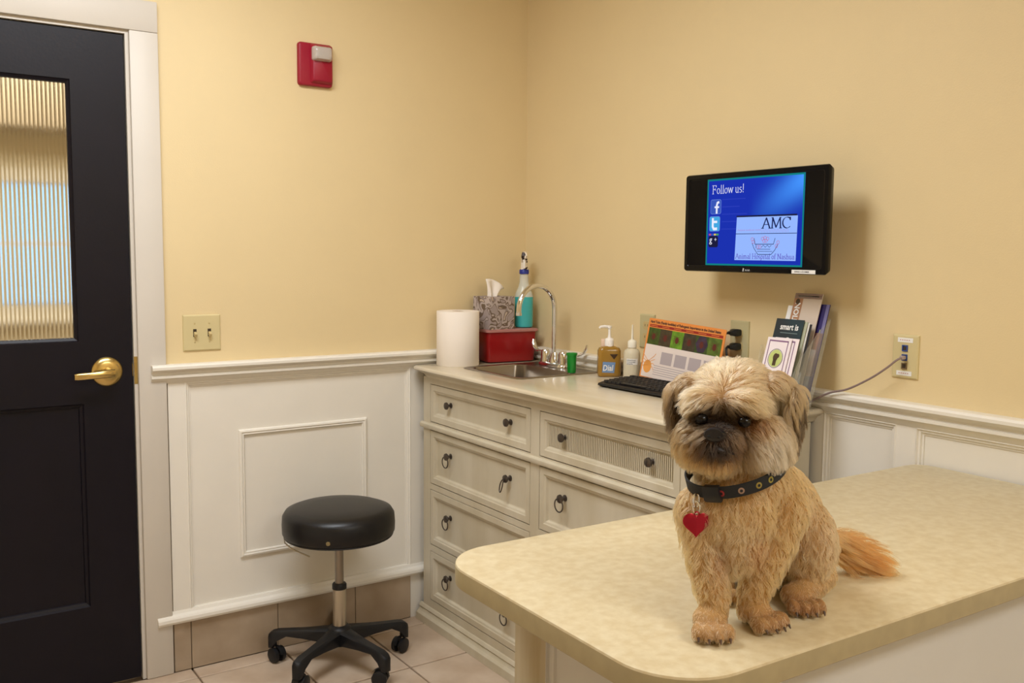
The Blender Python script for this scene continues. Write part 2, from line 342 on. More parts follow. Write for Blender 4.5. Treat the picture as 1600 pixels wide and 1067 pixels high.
# the hall behind the door
HW = mat('hall_wall', (220, 208, 182), .8); HY = 2.4
WX0, WX1, WZ0, WZ1 = -2.35, -1.375, 1.085, 1.72
mb = MB(); mb.box(-3.45, WX0, HY, HY + .15, 0, ZC); mb.box(WX1, .15, HY, HY + .15, 0, ZC); mb.box(WX0, WX1, HY, HY + .15, 0, WZ0); mb.box(WX0, WX1, HY, HY + .15, WZ1, ZC)
struct('wall_hall', mb, HW)
struct('wall_hall_end', MB().box(-3.45, -3.3, .12, HY, 0, ZC).box(0, .15, .12, HY, 0, ZC), HW)
mb = MB(); mb.frame(WX0 - .07, WX1 + .07, WZ0 - .07, WZ1 + .07, [(0, 0), (0, -.02), (.07, -.02), (.07, .10)], lambda a, b, d: (a, HY + d, b), cap=False)
win = struct('window_1', mb, WHITE)
MB().box(WX0, WX1, HY + .06, HY + .09, 1.395, 1.412).build('meeting_rail', WHITE, win)
MB().box(WX0, WX1, HY + .07, HY + .076, WZ0, WZ1).build('pane', glassm('window_glass', (235, 245, 250)), win)
MB().box(WX0 - .09, WX1 + .09, HY - .06, HY, WZ0 - .1, WZ0 - .07, .004).build('sill', WHITE, win)
sl = MB()
for i in range(7): sl.box(WX0 + .01, WX1 - .01, HY + .02, HY + .045, 1.115 + i * .036, 1.117 + i * .036)
sl.build('blind', WPL, win)['kind'] = 'stuff'
HB = mat('hall_beam', (178, 162, 138), .7)
tag(MB().box(-3.2, -.6, 2.15, HY - .005, 1.98, 2.2, .004).build('pelmet_box', HB), 'beige pelmet box above the hall window, seen through the door glass', 'pelmet')

# ------------------------------------------------------------ chest of drawers with sink
FX, FY0, FY1 = -.485, -.048, -1.430     # face plane, left and right ends
cab = thing('drawer_chest', 'antiqued cream chest of drawers with pewter knobs and rings beneath the sink counter', 'cabinet', (0, 0, 0))
cols = [(-.735, -.098), (-1.392, -.782)]; rows = [(.7615, .903), (.532, .733), (.302, .511), (.090, .278)]
mb = MB()
# carcass: face frame pieces around the drawer openings, sides, back, top rail
mb.box(FX, FX + .02, FY1, FY1 + .0385, .06, .925); mb.box(FX, FX + .02, -.782, -.735, .06, .925); mb.box(FX, FX + .02, -.098, FY0, .06, .925)
for c0, c1 in cols:
    zs = [.06] + [z for r in rows[::-1] for z in r] + [.925]
    for i in range(0, len(zs), 2): mb.box(FX, FX + .02, c0, c1, zs[i], zs[i + 1])
mb.box(FX + .02, -.034, FY1, FY1 + .018, .06, .925); mb.box(FX + .02, -.034, FY0 - .018, FY0, .06, .925); mb.box(-.065, -.05, FY1 + .018, FY0 - .018, .06, .925); mb.box(FX + .02, -.065, FY1, FY0, .06, .075)
mb.box(FX + .02, -.065, FY1 + .018, FY0 - .018, .45, .46)
mb.build('carcass', CAB, cab)
mb = MB(); pr = [(0, .757), (-.006, .757), (-.012, .752), (-.013, .744), (-.010, .737), (-.003, .735), (0, .735)]
mb.strip([[(FX + d, y, z) for d, z in pr] for y in (FY1 - .006, FY0 + .008)], cap0=True, cap1=True, smooth=True)
pr2 = [(0, .757), (.006, .757), (.009, .748), (.006, .735), (0, .735)]
mb.strip([[(x, FY1 - d, z) for d, z in pr2] for x in (FX, -.05)], cap0=True, cap1=True)
mb.build('bead_moulding', CAB, cab)
mb = MB(); pl = [(.002, .062), (-.004, .060), (-.010, .050), (-.006, .044), (-.012, .034), (-.022, .026), (-.024, .0), (.002, 0)]
mb.strip([[(FX + d, y, z) for d, z in pl] for y in (FY1 - .012, FY0 + .018)], cap0=True, cap1=True)
mb.strip([[(x, FY1 + d * .6, z) for d, z in pl] for x in (FX - .02, -.05)], cap0=True, cap1=True)
mb.build('plinth', CAB, cab)
fx = lambda a, b, d: (FX + d, a, b)
def knob(y, z, par):
    mb = MB(); mb.M = Matrix.Translation((FX + .0118, y, z)) @ Matrix.Rotation(math.radians(-90), 4, 'Y')
    mb.lathe([(.010, 0), (.010, .002), (.0045, .005), (.0042, .011), (.010, .014), (.0135, .018), (.0125, .023), (.006, .026), (0, .0265)], n=18); return mb.build('knob', PEWTER, par)
def ring(y, z, par, open_=False):
    k = knob(y, z, par)
    mb = MB(); R = .020
    if open_: pts = [(FX - .014 - .7 * R * (1 - math.cos(a)) * .0 - .014 * math.sin(a / 2), y + .35 * R * math.sin(a), z - R * 1.05 + R * math.cos(a)) for a in np.linspace(0, 2 * math.pi, 25)[:-1]]
    else: pts = [(FX - .012, y + R * math.sin(a), z - R * .95 + R * math.cos(a)) for a in np.linspace(0, 2 * math.pi, 25)[:-1]]
    mb.tube(pts, .0022, 6, closed=True); return mb.build('ring_pull', PEWTER, par)
for ci, (c0, c1) in enumerate(cols):
    for ri, (z0, z1) in enumerate(rows):
        g = .0025; mb = MB()
        mb.frame(c0 + g, c1 - g, z0 + g, z1 - g, [(0, .014), (0, .001), (.001, -.0005), (.021, -.0005), (.023, .002), (.029, .004), (.033, .011), (.036, .012)], fx)
        if ci == 1 and ri == 0:
            y = c0 + .04
            while y < c1 - .038: mb.box(FX + .0085, FX + .0122, y, y + .0046, z0 + .04, z1 - .04); y += .0078
        d = mb.build('drawer', CAB, cab)
        if ci == 1 and ri == 0: d['label'] = 'drawer with a reeded front'
        zm = (z0 + z1) / 2; mid = (c0 + c1) / 2; off = .190
        for s in (1, -1):
            y = mid + s * off - (.0 if ci == 0 else .002)
            if ri == 0: knob(y, zm + .006, d)
            else: ring(y, zm + .022, d, open_=(ci == 0 and ri == 1 and s == -1))

# worktop with ogee edge and a hole for the sink
SX0, SX1, SY0, SY1 = -.415, -.060, -.560, -.195
def wt_loop(o, z): return [(x, y, z) for x, y in rrect(-.524 - o, -.003, -1.452 - o * .8, -.028 + o * .8, [.002, .035, .035, .002], 6)]
mb = MB()
edge = [(-.003, .966), (.002, .9645), (.006, .960), (.006, .955), (.002, .951), (-.006, .950), (-.010, .945), (-.022, .940), (-.030, .930), (-.033, .9255), (-.06, .9255)]
mb.strip([wt_loop(o, z) for o, z in edge], smooth=True)
b = bmesh.new()
def ring_e(pts): vs = [b.verts.new(p) for p in pts]; return [b.edges.new((vs[i], vs[(i + 1) % len(vs)])) for i in range(len(vs))]
hole = [(x, y, .966) for x, y in rrect(SX0 + .02, SX1 - .02, SY0 + .015, SY1 - .015, .03, 4)]
bmesh.ops.triangle_fill(b, edges=ring_e(wt_loop(-.003, .966)) + ring_e(hole), use_beauty=True)
b.verts.index_update(); mb.add([v.co for v in b.verts], [[v.index for v in f_.verts] for f_ in b.faces]); b.free()
mb.strip([hole, [(x, y, .94) for x, y, z in hole]])
wt = mb.build('worktop', CABTOP); tag(wt, 'pale cream counter top with moulded edge on the chest of drawers', 'counter')
ZT = .966
# sink
sk = thing('sink', 'small stainless steel drop-in sink at the corner end of the counter', 'sink', ((SX0 + SX1) / 2, (SY0 + SY1) / 2, ZT))
cx, cy = (SX0 + SX1) / 2, (SY0 + SY1) / 2
def sl_(x0, x1, y0, y1, r, z): return [(x - cx, y - cy, z) for x, y in rrect(x0, x1, y0, y1, r, 6)]
BX0, BX1, BY0, BY1 = -.392, -.165, -.540, -.218
mb = MB(); mb.strip([sl_(SX0, SX1, SY0, SY1, .03, .0008), sl_(SX0 + .004, SX1 - .004, SY0 + .004, SY1 - .004, .028, .004), sl_(SX0 + .010, SX1 - .010, SY0 + .010, SY1 - .010, .026, .003),
    sl_(BX0 - .003, BX1 + .003, BY0 - .003, BY1 + .003, .045, .0028), sl_(BX0, BX1, BY0, BY1, .045, -.001), sl_(BX0 + .004, BX1 - .004, BY0 + .004, BY1 - .004, .045, -.12), sl_(BX0 + .03, BX1 - .03, BY0 + .03, BY1 - .03, .04, -.145)], cap1=True, smooth=True)
mb.build('basin', STEEL, sk)
mb = MB(); mb.lathe([(.04, 0), (.04, .002), (.03, .003), (.028, -.003), (.0, -.003)], ((BX0 + BX1) / 2 - cx, (BY0 + BY1) / 2 - cy, -.1445), 24); mb.build('drain', CHROME, sk)
# faucet
fc = thing('faucet', 'chrome gooseneck faucet with two wing handles behind the sink', 'faucet', (-.098, -.333, ZT + .0035))
mb = MB(); mb.strip([[(x, y, z) for x, y in rrect(-.026 + o, .026 - o, -.078 + o, .078 - o, .024 - o, 6)] for o, z in ((0, 0), (0, .006), (.004, .011), (.012, .013))], cap0=True, cap1=True, smooth=True)
mb.build('base_plate', CHROME, fc)
mb = MB(); mb.lathe([(.019, .010), (.018, .022), (.013, .036), (.0095, .05)], n=20)
a = math.radians(184); pth = [(0, 0, .03), (0, 0, .12), (0, 0, .205)]; r = .084
for t in np.linspace(0, math.pi, 15)[1:]: q = r - r * math.cos(t); pth.append((q * math.cos(a), q * math.sin(a), .211 + r * math.sin(t)))
pth.append((2 * r * math.cos(a), 2 * r * math.sin(a), .194)); mb.tube(pth, .0092, 12)
mb.cyl((2 * r * math.cos(a), 2 * r * math.sin(a), .2), (2 * r * math.cos(a), 2 * r * math.sin(a), .19), .0105, n=14); mb.build('spout', CHROME, fc)
for s, dirv in ((1, Vector((.12, .99, 0))), (-1, Vector((.5, -.86, 0)))):
    mb = MB(); mb.lathe([(.018, .010), (.0165, .03), (.0155, .05), (.012, .056), (0, .057)], (0, s * .054, 0), 18)
    o0 = Vector((0, s * .054, .05)); dirv = dirv.normalized()
    mb.tube([o0, o0 + dirv * .03 + Vector((0, 0, -.002)), o0 + dirv * .06 + Vector((0, 0, -.004)), o0 + dirv * .08 + Vector((0, 0, .006)), o0 + dirv * .09 + Vector((0, 0, .022)), o0 + dirv * .092 + Vector((0, 0, .036))], [.006, .006, .0075, .009, .0095, .005], 10, flat=.55)
    mb.build('wing_handle', CHROME, fc)

# ------------------------------------------------------------ things on the counter
# paper towel roll standing upright
t = thing('paper_towel_roll', 'white paper towel roll standing upright on the left counter corner', 'paper towel', (-.373, -.105, ZT))
mb = MB(); mb.lathe([(.023, .001), (.077, 0), (.0785, .002), (.0785, .198), (.077, .2), (.023, .1995), (.022, .198), (.022, .003), (.023, .001)], n=48, cap=False); mb.build('roll', WP, t)
MB().lathe([(.0222, .002), (.0222, .1985), (.0205, .1985), (.0205, .002), (.0222, .002)], n=24, cap=False).build('cardboard_core', mat('cardboard', (176, 140, 100), .8), t)
# red sharps bin with lid
t = thing('red_bin', 'red plastic bin with grey lid beside the towel roll, behind the sink', 'bin', (-.153, -.098, ZT + .004), math.radians(-6))
mb = MB(); mb.strip([[(x, y, z) for x, y in rrect(-a_, a_, -b_, b_, .014, 5)] for a_, b_, z in ((.098, .046, .0), (.100, .048, .003), (.105, .053, .112))], cap0=True, cap1=True, smooth=True)
mb.box(.104, .112, -.02, .02, .085, .1, .002); mb.build('container', RED, t)
mb = MB(); mb.strip([[(x, y, z) for x, y in rrect(-a_, a_, -b_, b_, .016, 5)] for a_, b_, z in ((.108, .056, .1125), (.112, .060, .1135), (.112, .060, .121), (.108, .056, .1235))], cap0=True, cap1=True, smooth=True)
mb.build('lid', mat('grey_lid', (176, 120, 112), .4), t)
ZB = ZT + .004 + .124
# tissue box
t = thing('tissue_box', 'grey patterned tissue box standing on the red bin', 'tissue box', (-.205, -.088, ZB), math.radians(5))
TB = mat('tissue_pattern', (196, 176, 156), .6)
nt = TB.node_tree; bs = nt.nodes['Principled BSDF']; tc = nt.nodes.new('ShaderNodeTexCoord'); nz = nt.nodes.new('ShaderNodeTexNoise'); nz.inputs['Scale'].default_value = 17; nz.inputs['Detail'].default_value = 1.0; nz.inputs['Distortion'].default_value = 1.4
rp = nt.nodes.new('ShaderNodeValToRGB'); rp.color_ramp.interpolation = 'CONSTANT'; E_ = rp.color_ramp.elements
E_[0].position = 0; E_[0].color = s2l((164, 150, 146)) + (1,); E_[1].position = .43; E_[1].color = s2l((110, 92, 76)) + (1,)
for p_, c_ in ((.47, (186, 172, 166)), (.55, (150, 136, 132)), (.60, (108, 90, 74)), (.64, (196, 178, 160))): e = E_.new(p_); e.color = s2l(c_) + (1,)
nt.links.new(tc.outputs['Object'], nz.inputs['Vector']); nt.links.new(nz.outputs['Fac'], rp.inputs[0]); nt.links.new(rp.outputs[0], bs.inputs['Base Color'])
mb = MB(); hx_, hy_, hz_ = .058, .053, .122; top = [(x, y, hz_) for x, y in rrect(-hx_, hx_, -hy_, hy_, .0015, 2)]; slot = [(.034 * math.cos(a), .014 * math.sin(a), hz_) for a in np.linspace(0, 2 * math.pi, 13)[:-1]]
mb.strip([[(x, y, 0) for x, y, z in top], top], cap0=True)
b = bmesh.new(); bmesh.ops.triangle_fill(b, edges=ring_e(top) + ring_e(slot), use_beauty=True); b.verts.index_update(); mb.add([v.co for v in b.verts], [[v.index for v in f_.verts] for f_ in b.faces]); b.free()
mb.strip([slot, [(x, y, .06) for x, y, z in slot]], cap1=True)
mb.build('carton', TB, t)
mb = MB(); gr = []
for j in range(9):
    v = j / 8; row = []
    for i in range(13):
        u = i / 12 * 2 - 1; wd = .016 + .012 * v; hgt = .078 * v * (1 - .22 * (max(u, -.5) + .5) ** 2 * v)
        row.append((u * wd - .012 + .020 * v * (1 + .9 * u * v), .009 * math.sin(u * 4 + v * 2) * (1 - .3 * v) + .008 * v, hz_ - .012 + hgt))
    gr.append(row)
mb.strip(gr, closed=False, smooth=True); ti = mb.build('tissue', WP, t); ti.modifiers.new('thick', 'SOLIDIFY').thickness = .0006
# spray bottle
t = thing('spray_bottle', 'spray bottle of turquoise liquid with cow-print trigger head on the red bin', 'bottle', (-.074, -.100, ZB), math.radians(-34))
CLR = mat('frosted_plastic', (226, 226, 214), .25, alpha=.62, coat=.3)
LIQ = mat('turquoise_liquid', (64, 176, 176), .25, coat=.2)
mb = MB(); mb.lathe([(.0355, .118), (.035, .122), (.031, .136), (.022, .155), (.0175, .175), (.0168, .200), (.0165, .206)], n=28, cap=False, sy=.84); mb.build('upper_shell', CLR, t)
mb = MB(); mb.lathe([(.030, 0), (.0345, .003), (.0355, .010), (.0355, .118), (0, .1185)], n=28, sy=.84); mb.build('liquid', LIQ, t)['label'] = 'turquoise liquid'
mb = MB(); mb.lathe([(.0185, .206), (.0185, .220), (.016, .224), (0, .224)], n=22); mb.build('cap', mat('blue_cap', (34, 48, 138), .4), t)
COW = mat('cow_print', (238, 226, 208), .4)
nt = COW.node_tree; bs = nt.nodes['Principled BSDF']; tc = nt.nodes.new('ShaderNodeTexCoord'); nz = nt.nodes.new('ShaderNodeTexNoise'); nz.inputs['Scale'].default_value = 55; nz.inputs['Detail'].default_value = 0
rp = nt.nodes.new('ShaderNodeValToRGB'); rp.color_ramp.interpolation = 'CONSTANT'; rp.color_ramp.elements[0].color = s2l((238, 226, 208)) + (1,); rp.color_ramp.elements[1].position = .56; rp.color_ramp.elements[1].color = s2l((58, 40, 34)) + (1,)
nt.links.new(tc.outputs['Object'], nz.inputs['Vector']); nt.links.new(nz.outputs['Fac'], rp.inputs[0]); nt.links.new(rp.outputs[0], bs.inputs['Base Color'])
mb = MB(); mb.strip([[(x, y, z) for x, y in rrect(-a_, a_, y0, y1, .004, 3)] for a_, y0, y1, z in ((.013, -.014, .013, .223), (.0125, -.014, .013, .25), (.012, -.03, .018, .262), (.0115, -.042, .026, .275), (.009, -.038, .026, .287), (.005, -.02, .018, .292))], cap0=True, cap1=True, smooth=True)
mb.cyl((0, -.04, .272), (0, -.052, .272), .006, n=10); mb.build('trigger_head', COW, t)
MB().tube([(0, -.026, .262), (0, -.034, .245), (0, -.030, .228)], [.005, .0045, .004], 8).build('trigger', WPL, t)
# green cup
t = MB(); t.lathe([(.0145, 0), (.0150, .001), (.0168, .060), (.0195, .0605), (.0195, .068), (.0182, .068), (.0160, .060), (.0138, .004), (0, .004)], n=24)
tag(t.build('green_cup', mat('green_plastic', (8, 132, 40), .35, coat=.2), None, (-.166, -.5255, ZT + .0045)), 'small green plastic cup standing on the sink rim below the wing handle', 'cup')
# amber soap bottle with pump
t = thing('soap_bottle', 'amber pump bottle of hand soap with blue label next to the sink', 'bottle', (-.095, -.640, ZT), math.radians(-30))
AMB = mat('amber_soap', (158, 118, 44), .16, coat=.4, noise=.15, nscale=10)
def soaploop(a_, b_, z): return [(x, y, z) for x, y in rrect(-a_, a_, -b_, b_, min(.012, a_ * .6, b_ * .6), 4)]
mb = MB(); mb.strip([soaploop(.034, .019, 0), soaploop(.038, .022, .003), soaploop(.0395, .023, .012), soaploop(.0385, .022, .088), soaploop(.034, .020, .098), soaploop(.020, .015, .103), soaploop(.0125, .0125, .105)], cap0=True, cap1=True, smooth=True)
mb.build('bottle', AMB, t)
mb = MB(); mb.lathe([(.0155, .103), (.0155, .125), (.013, .129), (.006, .132), (.0055, .138), (.0042, .141), (.0042, .162), (.007, .164), (.0075, .172), (0, .173)], n=20)
mb.tube([(0, 0, .168), (-.018, -.002, .170), (-.032, -.004, .1685), (-.035, -.004, .164)], [.0055, .005, .0045, .004], 8); mb.build('pump', WPL, t)
sf = lambda a, b, d: (a, -.0228 - d, b)
mb = MB(); BLU = mat('label_blue', (112, 142, 184), .5); WL = mat('label_white', (232, 230, 226), .6)
mb.add([sf(-.027, .016, .0006), sf(.014, .014, .0006), sf(.018, .050, .0006), sf(-.025, .052, .0006)], [(0, 1, 2, 3)], 0)
mb.add([sf(-.002, .078, .0006), sf(.026, .078, .0006), sf(.013, .060, .0006)], [(0, 1, 2)], 1)
sans(mb, 'Dial', .028, lambda a, b, d: sf(a - .0255, b + .022, d), 2, .0010, shear=.15, sx=.78, bold=.0006)
mb.build('front_label', [BLU, mat('label_brown', (58, 36, 16), .6), WL], t, fix=False)
# bottle with pale cap behind the soap
t = thing('orange_bottle', 'small orange bottle with pale cap half hidden behind the soap bottle', 'bottle', (-.078, -.598, ZT))
MB().lathe([(.019, 0), (.021, .003), (.021, .085), (.014, .096), (.0125, .1)], n=20).build('bottle', mat('orange_plastic', (206, 120, 44), .35), t)
MB().lathe([(.0145, .099), (.0145, .121), (.013, .1235), (0, .124)], n=20).build('cap', mat('pale_cap', (234, 204, 180), .45), t)
# clear squeeze bottle
t = thing('squeeze_bottle', 'translucent white squeeze bottle with thin nozzle and handwritten tape beside the poster', 'bottle', (-.082, -.742, ZT), math.radians(-30))
SQ = mat('milky_plastic', (222, 212, 186), .35, alpha=.8, sub=.2)
MB().lathe([(.0245, 0), (.0275, .003), (.0280, .010), (.0275, .088), (.024, .098), (.0125, .105), (.0125, .109)], n=26).build('bottle', SQ, t)
MB().lathe([(.0150, .107), (.0150, .126), (.012, .130), (.0042, .134), (.0022, .182), (0, .183)], n=18).build('nozzle', mat('milky_cap', (232, 226, 208), .4), t)
ang = [math.radians(a) for a in range(-140, -59, 10)]
mb = MB(); mb.strip([[(.0283 * math.cos(a), .0283 * math.sin(a), z) for a in ang] for z in (.052, .072)], closed=False, smooth=True)
def cylf(a, b, d): q = math.radians(-138 + a * 1000 * 2.0); return ((.0284 + d) * math.cos(q), (.0284 + d) * math.sin(q), b)
for k, z in enumerate((.067, .061, .055)):
    pts = [(i * .0009, z + .0018 * math.sin(i * 2.3 + k) * (1 if i % 7 else 0)) for i in range(34 if k < 2 else 24)]; stroke(mb, pts, cylf, .0007, .0003, 1)
mb.build('tape_label', [WL, mat('ink', (40, 38, 46), .7)], t, fix=False)

# tick chart leaning on the wall, turned 3 degrees clockwise
t = thing('tick_chart', 'orange-bordered chart of ticks leaning against the wall behind the keyboard', 'poster')
ORG = mat('chart_orange', (226, 140, 66), .4); CHW = mat('chart_white', (228, 214, 206), .4); DRED = mat('chart_red', (150, 34, 26), .5); INK = MATS['ink']
W_, H_ = .338, .196; ca_, sa_ = math.cos(math.radians(-2.6)), math.sin(math.radians(-2.6))
th = math.radians(10)
def ch(a, b, d):      # a to the right (towards -y), b up the board, d out of the board
    a2, b2 = a * ca_ - b * sa_, a * sa_ + b * ca_
    return (-.098 + b2 * math.sin(th) - d * math.cos(th), -.796 - a2, ZT + .0165 + b2 * math.cos(th) + d * math.sin(th))
MB().poly(rrect(0, W_, 0, H_, .004, 3), ch, -.002, 0).build('board', ORG, t)
mb = MB(); q = lambda x0, x1, y0, y1, d, m: mb.add([ch(x0, y0, d), ch(x1, y0, d), ch(x1, y1, d), ch(x0, y1, d)], [(0, 1, 2, 3)], m)
q(.006, W_ - .006, .006, .112, .0004, 0)
sans(mb, 'Hard Ticks (Family Ixodidae) of Pathogenic Importance in the United States', .0118, lambda a, b, d: ch(.008 + a, .1815 + b, d), 1, .0006, sx=.86, bold=.0003)
q(.008, W_ - .008, .169, .177, .0005, 2)
for k in range(6): q(.012 + k * .054, .045 + k * .054, .1722, .1738, .0008, 3)
cols_ = [(70, 92, 30), (74, 62, 40), (112, 160, 40), (70, 60, 44), (62, 84, 34), (96, 120, 44)]
ms = [CHW, INK, DRED, ORG] + [mat('photo_%d' % i, c_, .45, noise=.45, nscale=60) for i, c_ in enumerate(cols_)] + [mat('tick_brown', (92, 34, 24), .5), mat('text_grey', (176, 164, 166), .6), mat('tick_orange', (232, 160, 80), .5), mat('photo_violet', (66, 48, 74), .5, noise=.4, nscale=50)]
for k in range(6): q(.008 + k * .0536, .008 + (k + 1) * .0536, .112, .166, .0005, 4 + k)
for k in range(6):
    c0 = .008 + (k + .5) * .0536
    if k in (2, 4): mb.add([ch(c0 + .026 * math.cos(a), .140 + .028 * math.sin(a), .0007) for a in np.linspace(0, 2 * math.pi, 7)[:-1]], [tuple(range(6))], 6 if k == 2 else 13)
    mb.add([ch(c0 + .008 * math.cos(a), .138 + .011 * math.sin(a), .001) for a in np.linspace(0, 2 * math.pi, 11)[:-1]], [tuple(range(10))], 10)
    for s in (-1, 1):
        for j in range(4): stroke(mb, [(c0, .138 + .003 * j), (c0 + s * .012, .132 + .006 * j), (c0 + s * .015, .126 + .008 * j)], ch, .0012, .0009, 10)
for k in range(4): q(.085 + k * .062, .136 + k * .062, .055, .094, .0006, 11)
for k in range(5): q(.06, .32, .018 + k * .007, .020 + k * .007, .0006, 11)
mb.add([ch(.030 + .019 * math.cos(a), .040 + .021 * math.sin(a), .0008) for a in np.linspace(0, 2 * math.pi, 15)[:-1]], [tuple(range(14))], 12)
for s in (-1, 1):
    for j in range(4): stroke(mb, [(.030, .045 + .004 * j), (.030 + s * .024, .040 + .012 * j), (.030 + s * .030, .030 + .018 * j)], ch, .002, .0008, 12)
mb.build('chart_print', ms, t, fix=False)

# keyboard
t = thing('keyboard', 'black computer keyboard lying on the counter in front of the chart', 'keyboard', (-.198, -1.035, ZT), math.radians(-90 + 1.5))
mb = MB(); KW, KD = .226, .083     # local x along the keyboard, y towards the wall
sec = [(-KD, .006), (-KD + .002, .012), (-KD + .020, .0155), (KD - .004, .024), (KD, .020), (KD - .004, .003), (-KD + .012, .001)]
mb.strip([[(x, y * k, z) for y, z in sec] for x, k in ((-KW, .93), (-KW + .004, 1), (KW - .004, 1), (KW, .93))], cap0=True, cap1=True); mb.build('case', BLKP, t)
km = None; KEY = mat('key_black', (26, 24, 25), .5)
kx = [(-.205 + i * .019) for i in range(22)]
for r_ in range(6):
    y = -.058 + r_ * .0205 + (.006 if r_ == 5 else 0); zb = .0155 + (y + KD - .02) * .0593
    for i, x in enumerate(kx):
        if i in (15, 18): continue
        if r_ == 0 and 4 <= i <= 9:
            if i == 4: MB().box(x - .008, x + .103, y - .008, y + .008, zb, zb + .006, .002, 1).build('space_bar', KEY, t)
            continue
        if km is None:
            mb = MB(); mb.frame(-.0085, .0085, -.0085, .0085, [(0, 0), (.0018, .006), (.004, .0055)], lambda a, b, d: (a, b, d)); k_ = mb.build('key', KEY, t); km = k_.data
        else: k_ = link('key', km, t)
        k_.location = (x, y, zb)

# leaflet holder and leaflets
tl = math.radians(17); HY0, HY1 = -1.362, -1.467
def hold(bx):      # point factory for a plane leaning back from base x
    def fn(a, b, d): return (bx + .014 + b * math.sin(tl) - d * math.cos(tl), HY0 - a, ZT + .012 + b * math.cos(tl) + d * math.sin(tl))
    return fn
ACR = mat('clear_acrylic', (235, 238, 232), .05, trans=.0, alpha=.12, coat=.6)
t = thing('leaflet_holder', 'clear acrylic three-tier leaflet holder at the right end of the counter', 'leaflet holder')
Wd = HY0 - HY1
mb = MB()
mb.poly([(-.005, 0), (Wd + .005, 0), (Wd + .005, .245), (-.005, .245)], hold(-.108), -.003, 0)
for bx, hh in ((-.138, .16), (-.176, .10), (-.214, .045)): mb.poly([(-.005, 0), (Wd + .005, 0), (Wd + .005, hh), (-.005, hh)], hold(bx), 0, .002)
mb.build('tiers', ACR, t)
for a in (-.0075, Wd + .005):
    fn = hold(-.108); p = [fn(a, 0, 0), fn(a, .245, 0), fn(a, .20, .036), fn(a, .10, .09), fn(a, .03, .106), fn(a, 0, .106)]
    mb = MB(); mb.strip([p, [(x, y - .0022, z) for x, y, z in p]], cap0=True, cap1=True); mb.build('side_panel', ACR, t)
mb = MB(); p = [(-.165, ZT), (-.130, ZT + .168), (-.118, ZT + .168), (-.115, ZT)]
mb.poly(p, lambda a, b, d: (a, HY0 + d, b), .030, .034); mb.poly([(-.22, ZT), (-.08, ZT), (-.08, ZT + .004), (-.22, ZT + .004)], lambda a, b, d: (a, HY0 + d, b), .04, -Wd - .004); mb.build('base_foot', ACR, t)
def leaflet(name, label, bx, a0, a1, b0, b1, col, d0, thick=.0022, grp=None):
    b1 += .017; o = MB(); fn = hold(bx); o.poly([(a0, b0), (a1, b0), (a1, b1), (a0, b1)], fn, d0, d0 + thick)
    return tag(o.build(name, [col] if not isinstance(col, list) else col), label, 'leaflet', 'leaflets in the holder'), (lambda a, b, d: fn(a0 + a, b0 + b + .017, d0 + thick + d))
def printed(par, fn, items, mats, name='cover_print'):
    mb = MB()
    for it in items:
        if it[0] == 'q': _, x0, x1, y0, y1, m_ = it[:6]; d = it[6] if len(it) > 6 else .0004; mb.add([fn(x0, y0, d), fn(x1, y0, d), fn(x1, y1, d), fn(x0, y1, d)], [(0, 1, 2, 3)], m_)
        elif it[0] == 't': _, s_, size, x, y, m_, kw = it; sans(mb, s_, size, (lambda a, b, d, x=x, y=y: fn(x + a, y + b, d)), m_, .0007, **kw)
        elif it[0] == 'tv': _, s_, size, x, y, m_, kw = it; sans(mb, s_, size, (lambda a, b, d, x=x, y=y: fn(x - b, y + a, d)), m_, .0007, **kw)
        elif it[0] == 'e': _, x, y, rx, ry, m_, d = it; mb.add([fn(x + rx * math.cos(a), y + ry * math.sin(a), d) for a in np.linspace(0, 2 * math.pi, 21)[:-1]], [tuple(range(20))], m_)
        elif it[0] == 's': _, pts, w_, m_, d = it; stroke(mb, pts, fn, w_, d, m_)
    return mb.build(name, mats, par, fix=False)
PK = mat('leaflet_pink_white', (236, 224, 226), .5); PUR = mat('leaflet_purple', (134, 96, 132), .5); TEAL = mat('leaflet_teal', (24, 52, 60), .45, noise=.3, nscale=12, rgb2=(30, 40, 46)); BEI = mat('leaflet_beige', (206, 188, 170), .5); IND = mat('leaflet_indigo', (42, 30, 92), .45); GRYL = mat('leaflet_grey', (150, 128, 118), .5); LIME = mat('leaflet_lime', (188, 200, 120), .5); BRN = mat('leaflet_brown', (74, 54, 30), .5); SAGE = mat('leaflet_sage', (176, 178, 150), .5); DKL = mat('leaflet_dark', (48, 46, 50), .5); TANL = mat('leaflet_tan', (168, 122, 88), .5)
# front tier: white card with purple border, a second one behind it
o, fn = leaflet('leaflet', 'front white leaflet with purple border and paw emblem', -.214, -.001, .079, .001, .176, PK, -.008)
circ = [(.040 + .024 * math.cos(a), .118 + .026 * math.sin(a)) for a in np.linspace(0, 2 * math.pi, 25)]
printed(o, fn, [('q', .008, .072, .164, .168, 0), ('q', .008, .0105, .01, .168, 0), ('q', .0695, .072, .01, .168, 0), ('e', .040, .118, .022, .024, 1, .0004), ('e', .040, .121, .008, .011, 2, .0008), ('q', .034, .045, .098, .116, 2, .0008), ('e', .047, .125, .005, .006, 2, .0009)] + [('s', circ, .0012, 3, .0006)], [PUR, LIME, BRN, DKL])
o, fn = leaflet('leaflet', 'white leaflet with purple border directly behind the front one', -.214, .020, .099, .001, .178, PK, -.0125)
printed(o, fn, [('q', .066, .0685, .01, .170, 0), ('q', .008, .068, .166, .170, 0)], [PUR])
